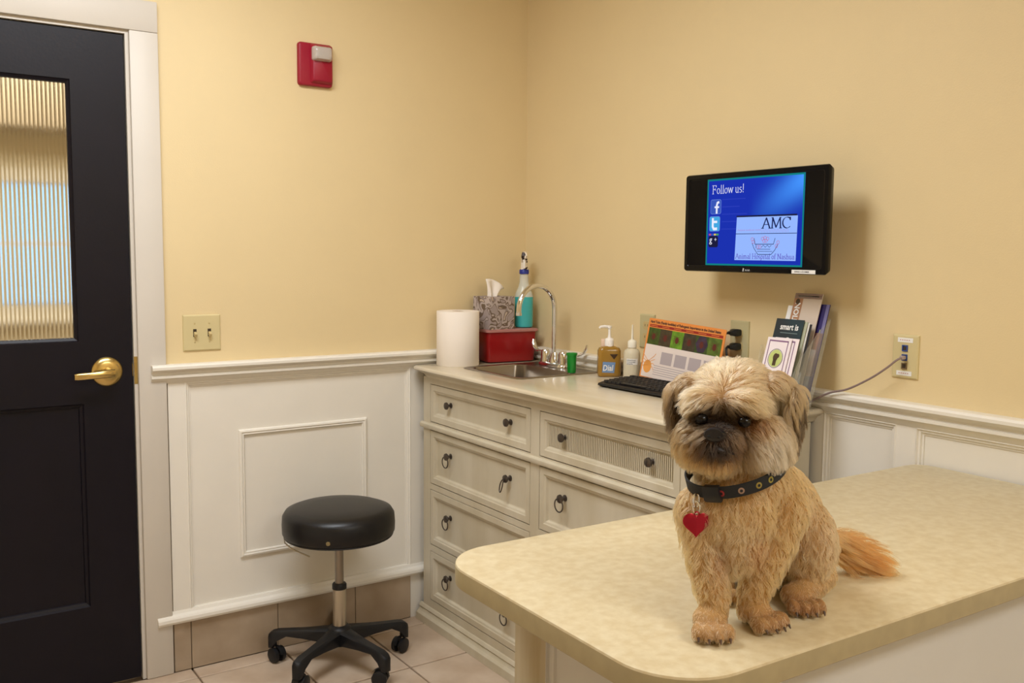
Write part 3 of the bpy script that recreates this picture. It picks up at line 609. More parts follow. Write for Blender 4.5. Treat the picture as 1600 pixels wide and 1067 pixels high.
# second tier
o, fn = leaflet('leaflet', 'dark teal leaflet lettered smart is', -.176, -.018, .075, .002, .226, TEAL, -.008)
printed(o, fn, [('t', 'smart is', .024, .080, .194, 0, dict(align='RIGHT', sx=.80, bold=.0006)), ('q', .022, .080, .184, .1858, 1), ('e', .052, .169, .006, .004, 0, .0005), *[('q', .032 + k * .0058, .0365 + k * .0058, .155, .162 + .002 * (k in (2, 5)), 0) for k in range(7)], ('q', .072, .088, .128, .136, 2)], [WL, mat('leaflet_line', (120, 136, 136), .5), LIME])
for i, (col, lab) in enumerate(((SAGE, 'pale green leaflet edge behind the teal leaflet'), (WL, 'white leaflet edge behind the teal leaflet'), (DKL, 'dark leaflet edge behind the white ones'))):
    leaflet('leaflet', lab, -.176, -.009 + i * .006, .083 + i * .004, .002, .223 - i * .002, col, -.0125 - i * .0045)
# third tier
o, fn = leaflet('leaflet', 'tall beige leaflet with upright white lettering and grey top band', -.138, -.003, .088, .002, .298, [BEI], -.006)
printed(o, fn, [('q', 0, .091, .281, .296, 0), ('q', .012, .080, .286, .290, 2), ('q', 0, .030, .1, .281, 1), ('tv', 'TION', .024, .024, .213, 2, dict(sx=.95, bold=.0006)), ('e', .014, .272, .007, .008, 3, .0008)], [GRYL, TANL, WL, BRN])
leaflet('leaflet', 'white leaflet showing left of the beige one', -.138, -.022, .04, .002, .262, WL, -.010)
o, fn = leaflet('leaflet', 'indigo leaflet peeping out right of the beige one', -.138, .035, .1115, .002, .272, IND, -.0145)
printed(o, fn, [('q', .066, .0762, .07, .270, 0), ('q', .062, .064, .19, .20, 1), ('q', .050, .0755, .07, .19, 2)], [mat('leaflet_lilac', (110, 104, 150), .5), LIME, mat('leaflet_photo', (160, 110, 96), .5, noise=.4, nscale=30)])

# ------------------------------------------------------------ wall plates, alarm, monitor
def plate(mb, a0, a1, z0, z1, fn): mb.frame(a0, a1, z0, z1, [(0, 0), (.001, .004), (.004, .0062), (.02, .0065)], fn)
t = thing('light_switch', 'ivory double light switch plate on the yellow wall by the door', 'switch', (-1.278, 0, 1.1145))
mb = MB(); f2 = lambda a, z, d: (a, -d, z); plate(mb, -.0605, .0605, -.0585, .0585, f2); mb.build('switch_plate', IVORY, t)
for s in (-1, 1):
    MB().poly([(s * .0232 - .0055, -.0125), (s * .0232 + .0055, -.0125), (s * .0232 + .0055, .0125), (s * .0232 - .0055, .0125)], f2, .0064, .0070).build('toggle_slot', SLOT, t)
    mb = MB(); mb.M = Matrix.Translation((s * .0232, -.006, -.002)) @ Matrix.Rotation(math.radians(28), 4, 'X'); mb.box(-.0042, .0042, -.016, 0, -.005, .007, .001, 1); mb.build('toggle', IVORYD, t)
    for z in (-.03, .03):
        mb = MB(); mb.M = Matrix.Translation((s * .0232, -.0064, z)) @ Matrix.Rotation(math.radians(90), 4, 'X'); mb.lathe([(.003, 0), (.0026, .001), (0, .0012)], n=10); mb.build('screw', IVORYD, t)
f3 = lambda a, z, d: (-d, -a, z)
def outlet(y, z, lab):
    t = thing('wall_outlet', lab, 'outlet', (0, y, z))
    mb = MB(); plate(mb, -.037, .037, -.0575, .0575, f3); mb.build('outlet_plate', mat('greenish_plate', (188, 178, 136), .4), t)
    for s in (-1, 1):
        mb = MB(); mb.poly([(x, s * .0195 + y_) for x, y_ in rrect(-.0165, .0165, -.0135, .0135, .008, 4)], f3, .0063, .0078); o = mb.build('socket', IVORYD, t)
        mb = MB()
        for x in (-.0062, .0062): mb.poly([(x - .001, s * .0195 - .003), (x + .001, s * .0195 - .003), (x + .001, s * .0195 + .005), (x - .001, s * .0195 + .005)], f3, .0078, .0081)
        mb.build('slot', SLOT, o)
    return t
outlet(-.727, 1.1225, 'ivory wall outlet half hidden by the left edge of the chart')
outlet(-1.135, 1.1275, 'ivory wall outlet with two black plugs above the counter')
for k, (z, cp, lab) in enumerate(((1.150, [(-.05, -1.135, 1.150), (-.058, -1.126, 1.146), (-.066, -1.105, 1.125), (-.072, -1.095, 1.09), (-.075, -1.10, 1.03), (-.08, -1.12, .972), (-.09, -1.2, .9705)], 'upper black power plug in the outlet, cord looping left'),
                                  (1.108, [(-.05, -1.135, 1.108), (-.060, -1.137, 1.104), (-.066, -1.145, 1.08), (-.070, -1.155, 1.03), (-.075, -1.165, .974), (-.08, -1.22, .9705)], 'lower black power plug in the outlet, cord hanging down'))):
    t = thing('power_plug', lab, 'plug', (0, 0, 0)); mb = MB()
    mb.strip([[(x, -1.135 + a, z + b_) for a, b_ in rrect(-s_, s_, -s_ * .8, s_ * .8, s_ * .4, 3)] for x, s_ in ((-.0082, .012), (-.022, .014), (-.034, .012), (-.040, .007), (-.050, .0055))], cap0=True, cap1=True, smooth=True); mb.build('plug_body', BLKP, t)
    mb = MB(); P_ = [Vector(p) for p in cp]; pts = []
    for i in range(len(P_) - 1):
        p0, p1, p2, p3 = P_[max(i - 1, 0)], P_[i], P_[i + 1], P_[min(i + 2, len(P_) - 1)]
        for u in np.linspace(0, 1, 6)[:-1]: pts.append(.5 * ((2 * p1) + (p2 - p0) * u + (2 * p0 - 5 * p1 + 4 * p2 - p3) * u * u + (3 * p1 - p0 - 3 * p2 + p3) * u ** 3))
    mb.tube(pts + [P_[-1]], .0035, 8); mb.build('cord', BLKP, t)
t = thing('network_plate', 'ivory network wall plate with blue jacks right of the monitor', 'wall plate', (0, -1.687, 1.1305))
mb = MB(); plate(mb, -.0365, .0365, -.0555, .0555, f3); mb.build('jack_plate', IVORY, t)
JB = mat('jack_blue', (52, 74, 140), .45)
for z, c_ in ((.0215, JB), (-.002, JB), (-.0235, mat('jack_beige', (120, 100, 70), .5))):
    mb = MB(); mb.frame(-.0075, .0075, z - .008, z + .008, [(0, .006), (0, .0092), (.0025, .0092), (.0025, .007)], f3); j = mb.build('jack', c_, t)
    MB().poly([(-.0045, z - .005), (.0045, z - .005), (.0045, z + .004), (-.0045, z + .004)], f3, .0071, .0074).build('jack_hole', SLOT, j)
for z in (.042, -.042):
    mb = MB(); mb.poly([(-.021, z - .0058), (.021, z - .0058), (.021, z + .0058), (-.021, z + .0058)], f3, .0063, .0072); lb = mb.build('label_strip', WL, t)
    mb = MB()
    for k in range(5): mb.poly([(-.015 + k * .006, z - .0012), (-.0115 + k * .006, z - .0012), (-.0115 + k * .006, z + .0012), (-.015 + k * .006, z + .0012)], f3, .0072, .0074)
    mb.build('label_marks', mat('pink_ink', (196, 150, 146), .6), lb)
cp = [(-.022, -1.689, 1.1285), (-.034, -1.682, 1.122), (-.040, -1.660, 1.101), (-.045, -1.615, 1.068), (-.050, -1.555, 1.0345), (-.054, -1.505, 1.019), (-.058, -1.465, .998), (-.062, -1.43, .978), (-.064, -1.38, .9695), (-.064, -1.26, .9695)]
t = thing('network_cable', 'grey network cable hanging from the wall plate to the counter', 'cable'); P_ = [Vector(p) for p in cp]; pts = []
for i in range(len(P_) - 1):
    p0, p1, p2, p3 = P_[max(i - 1, 0)], P_[i], P_[i + 1], P_[min(i + 2, len(P_) - 1)]
    for u in np.linspace(0, 1, 7)[:-1]: pts.append(.5 * ((2 * p1) + (p2 - p0) * u + (2 * p0 - 5 * p1 + 4 * p2 - p3) * u * u + (3 * p1 - p0 - 3 * p2 + p3) * u ** 3))
MB().tube(pts + [P_[-1]], .0028, 8).build('cord', mat('cable_grey', (136, 116, 112), .5), t)
MB().box(-.024, -.0095, -1.6935, -1.6825, 1.124, 1.1335, .002, 1).build('connector', mat('cable_boot', (164, 146, 140), .5), t)

# fire alarm strobe
t = thing('fire_alarm', 'red fire alarm strobe mounted high on the yellow wall', 'alarm', (-.882, 0, 2.007))
def fa(a, z, d): return (a, -d, z)
mb = MB(); mb.strip([[fa(x, z, d) for x, z in rrect(-.0605 + o, .0605 - o, -.071 + o, .071 - o, .010, 5)] for o, d in ((0, 0), (0, .012), (.002, .016), (.004, .017))], cap0=True, cap1=True, smooth=True)
mb.strip([[fa(x, z, d) for x, z in rrect(-.016 + o, .054 - o, -.056 + o, .062 - o, .006, 4)] for o, d in ((-.006, .0165), (0, .030), (.003, .033))], cap1=True, smooth=True); mb.build('housing', REDF, t)
mb = MB(); mb.strip([[fa(x, z, d) for x, z in rrect(-.020 + o, .048 - o, .010 + o, .058 - o, .008, 5)] for o, d in ((0, .030), (.001, .044), (.006, .052), (.014, .054))], cap1=True, smooth=True); mb.build('strobe_lens', LENS, t)
MB().cyl(fa(-.004, .034, .044), fa(.036, .034, .044), .004, n=8).build('flash_tube', mat('tube_dark', (70, 62, 58), .4), t)

# monitor on its wall arm
MY0, MY1, MZ0, MZ1, MX = -1.031, -1.540, 1.3325, 1.6145, -.14
t = thing('monitor', 'black flat monitor with a blue Follow us screen mounted on the right wall', 'monitor', (0, 0, 0))
mo = lambda a, z, d: (MX - d, -a, z)
mb = MB(); mb.strip([[mo(x, z, d) for x, z in rrect(-MY0 + o, -MY1 - o, MZ0 + o, MZ1 - o, .008, 4)] for o, d in ((.045, -.05), (.03, -.042), (.006, -.026), (0, -.006), (.002, 0), (.013, 0), (.0145, -.002), (.016, -.0025))], cap0=True, cap1=True, smooth=True); mb.build('bezel', mat('monitor_black', (9, 8, 10), .25, spec=.22), t)
SC = bpy.data.materials.new('screen_glow'); SC.use_nodes = True; nt = SC.node_tree; nt.nodes.remove(nt.nodes['Principled BSDF'])
em = nt.nodes.new('ShaderNodeEmission'); nt.links.new(em.outputs[0], nt.nodes['Material Output'].inputs[0])
tc = nt.nodes.new('ShaderNodeTexCoord'); mp = nt.nodes.new('ShaderNodeMapping'); nt.links.new(tc.outputs['Object'], mp.inputs[0])
S0, S1, T0, T1 = 1.118, 1.464, 1.3515, 1.5975
def nmath(op, a=None, b=None, va=0, vb=0):
    n = nt.nodes.new('ShaderNodeMath'); n.operation = op; n.inputs[0].default_value = va; n.inputs[1].default_value = vb
    if a: nt.links.new(a, n.inputs[0])
    if b: nt.links.new(b, n.inputs[1])
    return n.outputs[0]
sp = nt.nodes.new('ShaderNodeSeparateXYZ'); nt.links.new(tc.outputs['Object'], sp.inputs[0])
su = nmath('MULTIPLY_ADD', sp.outputs['Y'], None, vb=-1 / (S1 - S0)); su.node.inputs[2].default_value = -S0 / (S1 - S0)
sv = nmath('MULTIPLY_ADD', sp.outputs['Z'], None, vb=1 / (T1 - T0)); sv.node.inputs[2].default_value = -T0 / (T1 - T0)
# diagonal lighter streak in the upper right of the slide
dg_ = nmath('ADD', nmath('MULTIPLY', su, None, vb=-.75), sv)            # constant along the streak
gs = nmath('POWER', None, nmath('MULTIPLY', nmath('POWER', nmath('SUBTRACT', dg_, None, vb=.20), None, vb=2), None, vb=-26), va=2.718)
fall = nmath('POWER', nmath('MAXIMUM', nmath('MULTIPLY_ADD', su, None, vb=1.9), None, vb=0), None, vb=1.2); fall.node.inputs[0].links[0].from_node.inputs[0].links[0].from_node.inputs[2].default_value = -.85
fac = nmath('MINIMUM', nmath('MULTIPLY', gs, fall), None, vb=1)
mx = nt.nodes.new('ShaderNodeMix'); mx.data_type = 'RGBA'; nt.links.new(fac, mx.inputs[0]); mx.inputs[6].default_value = s2l((28, 50, 176)) + (1,); mx.inputs[7].default_value = s2l((70, 150, 255)) + (1,)
nt.links.new(mx.outputs[2], em.inputs[0]); em.inputs[1].default_value = 1.0
def emis(name, rgb, k=1.0):
    M = bpy.data.materials.new(name); M.use_nodes = True; n_ = M.node_tree; n_.nodes.remove(n_.nodes['Principled BSDF']); e = n_.nodes.new('ShaderNodeEmission'); e.inputs[0].default_value = s2l(rgb) + (1,); e.inputs[1].default_value = k; n_.links.new(e.outputs[0], n_.nodes['Material Output'].inputs[0]); return M
mb = MB(); mb.add([mo(S0, T0, -.0023), mo(S1, T0, -.0023), mo(S1, T1, -.0023), mo(S0, T1, -.0023)], [(0, 1, 2, 3)]); scr = mb.build('screen', SC, t); scr['label'] = 'lit blue slide with white and icon lettering'
scm = [emis('scr_teal', (20, 128, 128)), emis('scr_white', (236, 238, 255)), emis('scr_facebook', (58, 88, 186)), emis('scr_twitter', (70, 168, 226)), emis('scr_dark', (30, 30, 62)), emis('scr_panel', (150, 184, 255)), emis('scr_ink', (26, 34, 84)), emis('scr_pink', (176, 128, 196)), emis('scr_red', (196, 84, 120)), emis('scr_green', (80, 170, 80)), emis('scr_yellow', (226, 196, 70)), emis('scr_ghost', (44, 62, 186)), emis('scr_violet', (96, 84, 190)), emis('scr_iconrim', (104, 132, 214))]
mb = MB(); SW, SH = S1 - S0, T1 - T0
def sx(s, t_, d): return mo(S0 + s * SW, T1 - t_ * SH, -.0022 + d)
def sq(s0, s1, t0, t1, m_, d=.0004): mb.add([sx(s0, t1, d), sx(s1, t1, d), sx(s1, t0, d), sx(s0, t0, d)], [(0, 1, 2, 3)], m_)
for a in ((0, 1, 0, .020), (0, 1, .980, 1), (0, .014, .02, .98), (.986, 1, .02, .98)): sq(*a, 0)
sxy = lambda a, b, d: mo(S0 + a, T1 - b, -.0022 + d)       # metric, b downwards
yx = lambda a, b, d: mo(S0 + a, T1 + b, -.0022 + d)        # metric, b upwards
roman(mb, 'Follow us!', .055 * SW, -.170 * SH, .0335, yx, .0006, 1, width=.350 * SW, wd=.058, thin=.024)
for k, (x0, x1) in enumerate(((.17, .42), (.17, .36), (.17, .44), (.17, .40), (.17, .38))): sq(x0, x1, .235 + k * .085, .245 + k * .085, 11)
def icon(s0, s1, t0, t1, m_, rim=None):
    P2 = rrect(s0 * SW, s1 * SW, -t1 * SH, -t0 * SH, .006, 4); mb.add([yx(x, y_, .0005) for x, y_ in P2], [tuple(range(len(P2)))], rim if rim is not None else m_)
    P2 = rrect(s0 * SW + .0014, s1 * SW - .0014, -t1 * SH + .0014, -t0 * SH - .0014, .005, 4); mb.add([yx(x, y_, .0007) for x, y_ in P2], [tuple(range(len(P2)))], m_)
icon(.042, .160, .235, .405, 2, 13)
stroke(mb, [(.112 * SW, -.395 * SH), (.112 * SW, -.305 * SH), (.118 * SW, -.275 * SH), (.135 * SW, -.268 * SH)], yx, .0065, .0010, 1); stroke(mb, [(.090 * SW, -.325 * SH), (.135 * SW, -.325 * SH)], yx, .005, .0010, 1)
icon(.032, .152, .430, .605, 3, 13)
stroke(mb, [(.072 * SW, -.455 * SH), (.072 * SW, -.55 * SH), (.085 * SW, -.578 * SH), (.118 * SW, -.575 * SH)], yx, .0075, .0010, 1); stroke(mb, [(.072 * SW, -.495 * SH), (.118 * SW, -.495 * SH)], yx, .0065, .0010, 1)
for k, m_ in enumerate((8, 2, 10, 9)): sq(.030 + k * .028, .054 + k * .028, .632, .652, m_)
icon(.028, .135, .658, .790, 4)
sans(mb, 'g', .026, lambda a, b, d: yx(.038 * SW + a, -.735 * SH + b, d), 1, .0010, sx=1.0); sans(mb, '+', .018, lambda a, b, d: yx(.092 * SW + a, -.725 * SH + b, d), 1, .0010)
sq(.330, .938, .432, .450, 4, .0004)
mb.add([sx(.322, .935, .0005), sx(.938, .935, .0005), sx(.945, .450, .0005), sx(.335, .450, .0005)], [(0, 1, 2, 3)], 5)
sq(.328, .942, .634, .641, 6, .0008)
roman(mb, 'AMC', .600 * SW, -.580 * SH, .0400, yx, .0009, 6, width=.285 * SW, wd=.11, thin=.025)
roman(mb, 'Animal medical center', .345 * SW, -.605 * SH, .0072, yx, .0009, 7, width=.25 * SW, wd=.09, thin=.05)
for k in range(9): stroke(mb, [((.60 + k * .03) * SW, -.628 * SH), ((.603 + k * .03) * SW, -.592 * SH), ((.617 + k * .03) * SW, -.60 * SH), ((.620 + k * .03) * SW, -.625 * SH)], yx, .0006, .0009, 7)
roman(mb, 'Animal Hospital of Nashua', .332 * SW, -.918 * SH, .0200, yx, .0009, 12, width=.595 * SW, wd=.095, thin=.04)
def lg(pts, m_, w_=.0016): stroke(mb, [(a * SW, -b * SH) for a, b in pts], yx, w_, .0009, m_)
lg([(.525, .69), (.535, .755), (.72, .755), (.735, .69)], 6); lg([(.505, .745), (.525, .80), (.565, .868), (.70, .868), (.735, .82), (.765, .755)], 6); lg([(.56, .835), (.71, .835)], 6, .0012); lg([(.555, .81), (.69, .81)], 6, .0012)
lg([(.545, .80), (.545, .755)], 6); lg([(.60, .79), (.62, .765), (.64, .79), (.66, .765), (.68, .79), (.70, .765)], 6, .0012)
for (a, b) in ((.61, .695), (.635, .685), (.66, .695), (.625, .72), (.645, .718), (.505, .70), (.515, .73), (.765, .735), (.75, .775), (.565, .785), (.585, .785)): lg([(a + .013 * math.cos(q_), b + .019 * math.sin(q_)) for q_ in np.linspace(0, 2 * math.pi, 9)], 8, .0010)
mb.build('slide_print', scm, scr, fix=False)
mb = MB(); mb.poly([(1.433, 1.3345), (1.509, 1.3345), (1.509, 1.3445), (1.433, 1.3445)], mo, .0002, .0008); st = mb.build('sticker', WL, t)
mb = MB(); sans(mb, 'AHNA S-EXAM08', .0062, lambda a, b, d: mo(1.442 + a, 1.3373 + b, d), 0, .0010, bold=.0001); mb.build('sticker_print', INK, st, fix=False)
mb = MB(); mb.add([mo(1.262 + x, 1.3405 + y_, .0004) for x, y_ in ((0, -.004), (.004, -.004), (.006, .004), (.002, .005))], [(0, 1, 2, 3)], 0)
for k in range(3): stroke(mb, [(1.272 + k * .006, 1.3375), (1.274 + k * .006, 1.3425), (1.276 + k * .006, 1.3375)], mo, .0012, .0004, 0)
mb.build('maker_mark', mat('mark_grey', (196, 196, 196), .4), t, fix=False)
mb = MB(); mb.box(-.012, 0, -1.34, -1.24, 1.42, 1.53, .002); mb.box(-.07, -.012, -1.305, -1.275, 1.46, 1.49, .003); mb.box(-.0905, -.07, -1.34, -1.24, 1.425, 1.525, .002); mb.build('wall_bracket', BLKP, t)

# ------------------------------------------------------------ stool
t = thing('rolling_stool', 'round black vinyl stool with steel column and five castor legs on the tile floor', 'stool', (-.912, -.244, 0))
mb = MB(); mb.lathe([(0, .447), (.165, .446), (.177, .450), (.1840, .462), (.1850, .488), (.1830, .516), (.174, .531), (.150, .540), (.09, .546), (0, .548)], n=64); mb.build('seat', VINYL, t)
mb = MB(); mb.tube([(.1770 * math.cos(a), .1770 * math.sin(a), .4500) for a in np.linspace(0, 2 * math.pi, 49)[:-1]], .0025, 6, closed=True); mb.build('seat_welt', VINYL, t)
a = math.radians(-124); bd = Vector((math.cos(a), math.sin(a), 0)); mb = MB(); mb.tube([bd * .184 + Vector((0, 0, .4725)), bd * .188 + Vector((0, 0, .4725)), bd * .1885 + Vector((0, 0, .4725))], [.0075, .0065, .004], 14); mb.build('vent_button', mat('vent_brass', (150, 138, 104), .35, .8), t)
MB().box(-.06, .06, -.06, .06, .432, .4455, .003).build('seat_plate', BLKP, t)
mb = MB(); a = math.radians(150); d_ = Vector((math.cos(a), math.sin(a), 0)); e_ = Vector((math.cos(a + 1.25), math.sin(a + 1.25), 0))
c1 = d_ * .165; mb.tube([d_ * .05 + Vector((0, 0, .436)), d_ * .15 + Vector((0, 0, .434)), Vector((-.152, .100, .43)), Vector((-.150, .098, .415)), Vector((-.130, .082, .395)), Vector((-.085, .045, .372))], .0024, 6); mb.build('height_lever', ALU, t)
MB().cyl((0, 0, .28), (0, 0, .436), .0145, n=20).build('piston', STEEL, t)
MB().lathe([(.024, .262), (.024, .277), (.021, .281), (.015, .281)], n=20).build('collar', BLKP, t)
MB().lathe([(.0225, .10), (.0225, .262)], n=24).build('column', ALU, t)
mb = MB(); mb.lathe([(.040, .075), (.043, .10), (.040, .125), (.030, .135), (.0230, .138)], n=24); mb.build('hub', BLKP, t)
for k in range(5):
    a = math.radians(68 + 72 * k); ca, sa = math.cos(a), math.sin(a); mb = MB(); L = []
    for r, w_, z0, z1 in ((.02, .030, .078, .128), (.06, .024, .082, .124), (.12, .019, .088, .117), (.18, .017, .092, .112), (.214, .018, .074, .109), (.232, .017, .050, .104), (.243, .013, .048, .096), (.246, .008, .05, .088)):
        L.append([(r * ca - w_ * p * sa, r * sa + w_ * p * ca, z) for p, z in ((-1, z0), (-1, z1 - .006), (-.7, z1), (.7, z1), (1, z1 - .006), (1, z0))])
    mb.strip(L, cap0=True, cap1=True, smooth=True); lg_ = mb.build('leg', BLKP, t)
    b2 = a + random.uniform(.6, 2.4); cc = Vector((.226 * ca, .226 * sa, 0)); ax = Vector((math.cos(b2), math.sin(b2), 0)); fwd = Vector((-ax.y, ax.x, 0)); wc = cc + fwd * .012 + Vector((0, 0, .0255))
    mb = MB(); mb.cyl(cc + Vector((0, 0, .05)), cc + Vector((0, 0, .085)), .008, n=10)
    for s in (-1, 1): mb.tube([wc + ax * s * .006, wc + ax * s * .008, wc + ax * s * .020, wc + ax * s * .023], [.020, .0252, .0252, .018], 20)
    mb.tube([wc + ax * -.006, wc + ax * .006], .012, 12); mb.strip([[wc + ax * p + fwd * (.030 * math.cos(q_)) + Vector((0, 0, .030 * math.sin(q_))) for q_ in np.linspace(.2, math.pi - .1, 9)] for p in (-.0055, .0055)], closed=False, smooth=True)
    mb.build('castor', BLKP, lg_)

# ------------------------------------------------------------ exam table
TZ = .868
t = thing('exam_table', 'exam table with mottled beige laminate top in the foreground where the dog sits', 'table', (-1.380, -1.713, 0), math.radians(-1.0))
TL_, TD = 1.372, .597
mb = MB(); RR = [.045, .10, .105, .012]
def tlp(o, z): return [(x, y, z) for x, y in rrect(o, TL_ - .001, -TD + o, -o, [RR[0], RR[1] - o * .5, RR[2] - o * .5, RR[3]], 12)]
mb.strip([tlp(.004, TZ), tlp(.001, TZ - .001), tlp(0, TZ - .004)], m=0, smooth=True, cap0=True)
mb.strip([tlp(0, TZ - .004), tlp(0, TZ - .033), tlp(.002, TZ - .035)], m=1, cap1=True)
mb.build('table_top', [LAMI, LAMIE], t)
bx0, bx1, by0, by1 = .150, TL_ - .03, -TD + .035, -.028
fe = lambda a, z, d: (bx0 - d, -a, z)     # end face; a = distance from the back edge towards the camera
mb = MB(); mb.box(bx0 + .012, bx1, by0 + .012, by1, .0, TZ - .0355); mb.build('body', BODYW, t)
MB().poly([(-by1, 0), (-by1 + .094, 0), (-by1 + .094, TZ - .0355), (-by1, TZ - .0355)], fe, -.012, 0).build('corner_post', POST, t)
MB().poly([(-by0 - .094, 0), (-by0, 0), (-by0, TZ - .0355), (-by0 - .094, TZ - .0355)], fe, -.012, 0).build('corner_post', POST, t)
mb = MB(); mb.frame(-by1 + .0945, -by0 - .0945, .06, TZ - .036, [(0, 0), (.003, .001), (.004, -.005), (.016, -.006), (.018, -.0105), (.05, -.0108)], fe); mb.build('end_panel', BODYW, t)
ff = lambda a, z, d: (a, by0 - d, z)
for a0, a1 in ((bx0 + .012, bx0 + .09), (bx1 - .09, bx1)): MB().poly([(a0, 0), (a1, 0), (a1, TZ - .0355), (a0, TZ - .0355)], ff, -.012, 0).build('stile', BODYW, t)
mb = MB(); mb.frame(bx0 + .0905, bx1 - .0905, .06, TZ - .036, [(0, -.004), (.004, -.010), (.05, -.0105)], ff); mb.build('front_panel', BODYW, t)

# ------------------------------------------------------------ the dog
dog = thing('dog', 'small golden tan dog with dark muzzle and clipped coat sitting on the exam table', 'dog', (-1.2461, -2.2303, TZ + .0005), math.radians(-34.115))
V = Vector
HC = V((.040, .090, .310)); HF = V((-.42, -.905, -.06)).normalized(); HR = V((.905, -.42, 0)).normalized(); HU = HR.cross(HF) * -1
if HU.z < 0: HU = -HU
Rh = Matrix((HR, -HF, HU)).transposed()      # columns: right, back, up
mb = MB()
def cap_(p0, r0, p1, r1, n=14):
    p0, p1 = V(p0), V(p1); d = (p1 - p0).normalized(); pts = []; rad = []
    for k in range(5): q = -math.pi / 2 + k * math.pi / 8 + .05; pts.append(p0 + d * r0 * math.sin(q)); rad.append(max(r0 * math.cos(q), .0008))
    for k in range(5): q = k * math.pi / 8 - .05 * (k == 4); pts.append(p1 + d * r1 * math.sin(max(q, 0))); rad.append(max(r1 * math.cos(q), .0008))
    mb.tube(pts, rad, n)
E_ = mb.ell
# trunk
E_((.140, .232, .080), (.076, .088, .078)); cap_((.130, .210, .120), .078, (.062, .108, .185), .066)
E_((.040, .074, .158), (.060, .052, .062)); E_((.045, .076, .115), (.045, .045, .048)); cap_((.050, .100, .20), .058, (.044, .095, .285), .056)
# forelegs with paws and toes
def paw(c, ang, s=1.0):
    c = V(c); Rz = Matrix.Rotation(math.radians(ang), 3, 'Z'); E_(c + Rz @ V((0, .004, .001)), (.024 * s, .026 * s, .018 * s), Rz)
    for k, x in enumerate((-.021, -.0075, .0075, .021)):
        y = -.027 - .005 * (k in (1, 2)); E_(c + Rz @ V((x * s, y * s, -.005 * s)), (.0076 * s, .016 * s, .0120 * s), Rz)
cap_((-.004, .080, .158), .035, (.003, .062, .094), .0275); cap_((.003, .062, .094), .0275, (.012, .040, .036), .0200); paw((.003, .026, .018), -4)
cap_((.112, .100, .152), .041, (.092, .080, .092), .029); cap_((.092, .080, .092), .029, (.070, .068, .036), .0205); paw((.074, .060, .018), 30)
# haunch and hind foot on the near side, the other one behind
E_((.176, .178, .082), (.046, .058, .068)); cap_((.208, .190, .026), .023, (.165, .138, .020), .022); paw((.152, .122, .017), 8, .98)
E_((.066, .225, .072), (.045, .055, .056)); cap_((.060, .215, .022), .020, (.050, .180, .018), .019); paw((.048, .165, .016), -8, .9)
# tail core
cap_((.212, .268, .060), .020, (.262, .275, .048), .013); cap_((.262, .275, .048), .014, (.305, .282, .024), .009)
# head
E_(HC, (.066, .064, .060), Rh)
E_((.005, .026, .268), (.033, .030, .026), Rh); E_((.008, .036, .243), (.028, .028, .022), Rh); E_((-.012, .058, .262), (.036, .036, .038), Rh); E_((.070, .040, .264), (.038, .036, .040), Rh)
E_((-.010, .048, .318), (.026, .020, .016), Rh); E_((.040, .026, .320), (.026, .020, .016), Rh)
# ears
for c, r, tilt in (((-.034, .108, .296), (.012, .026, .042), -10), ((.111, .064, .280), (.014, .033, .062), 9)):
    E_(c, r, Rh @ Matrix.Rotation(math.radians(tilt), 3, 'Y'))
E_((-.020, .104, .330), (.020, .026, .018), Rh); E_((.090, .068, .334), (.024, .030, .022), Rh)
tmp = mb.build('dog_union', WP)
md = tmp.modifiers.new('r', 'REMESH'); md.mode = 'VOXEL'; md.voxel_size = .0031
md = tmp.modifiers.new('s', 'SMOOTH'); md.factor = .5; md.iterations = 5
dg = bpy.context.evaluated_depsgraph_get(); dg.update()
dme = bpy.data.meshes.new_from_object(tmp.evaluated_get(dg)); bpy.data.objects.remove(tmp)
nv = len(dme.vertices); vc = np.empty(nv * 3, np.float32); dme.vertices.foreach_get('co', vc); vc = vc.reshape(-1, 3); vc[:, 2] = np.maximum(vc[:, 2], .0008)
dme.vertices.foreach_set('co', vc.ravel()); dme.update()

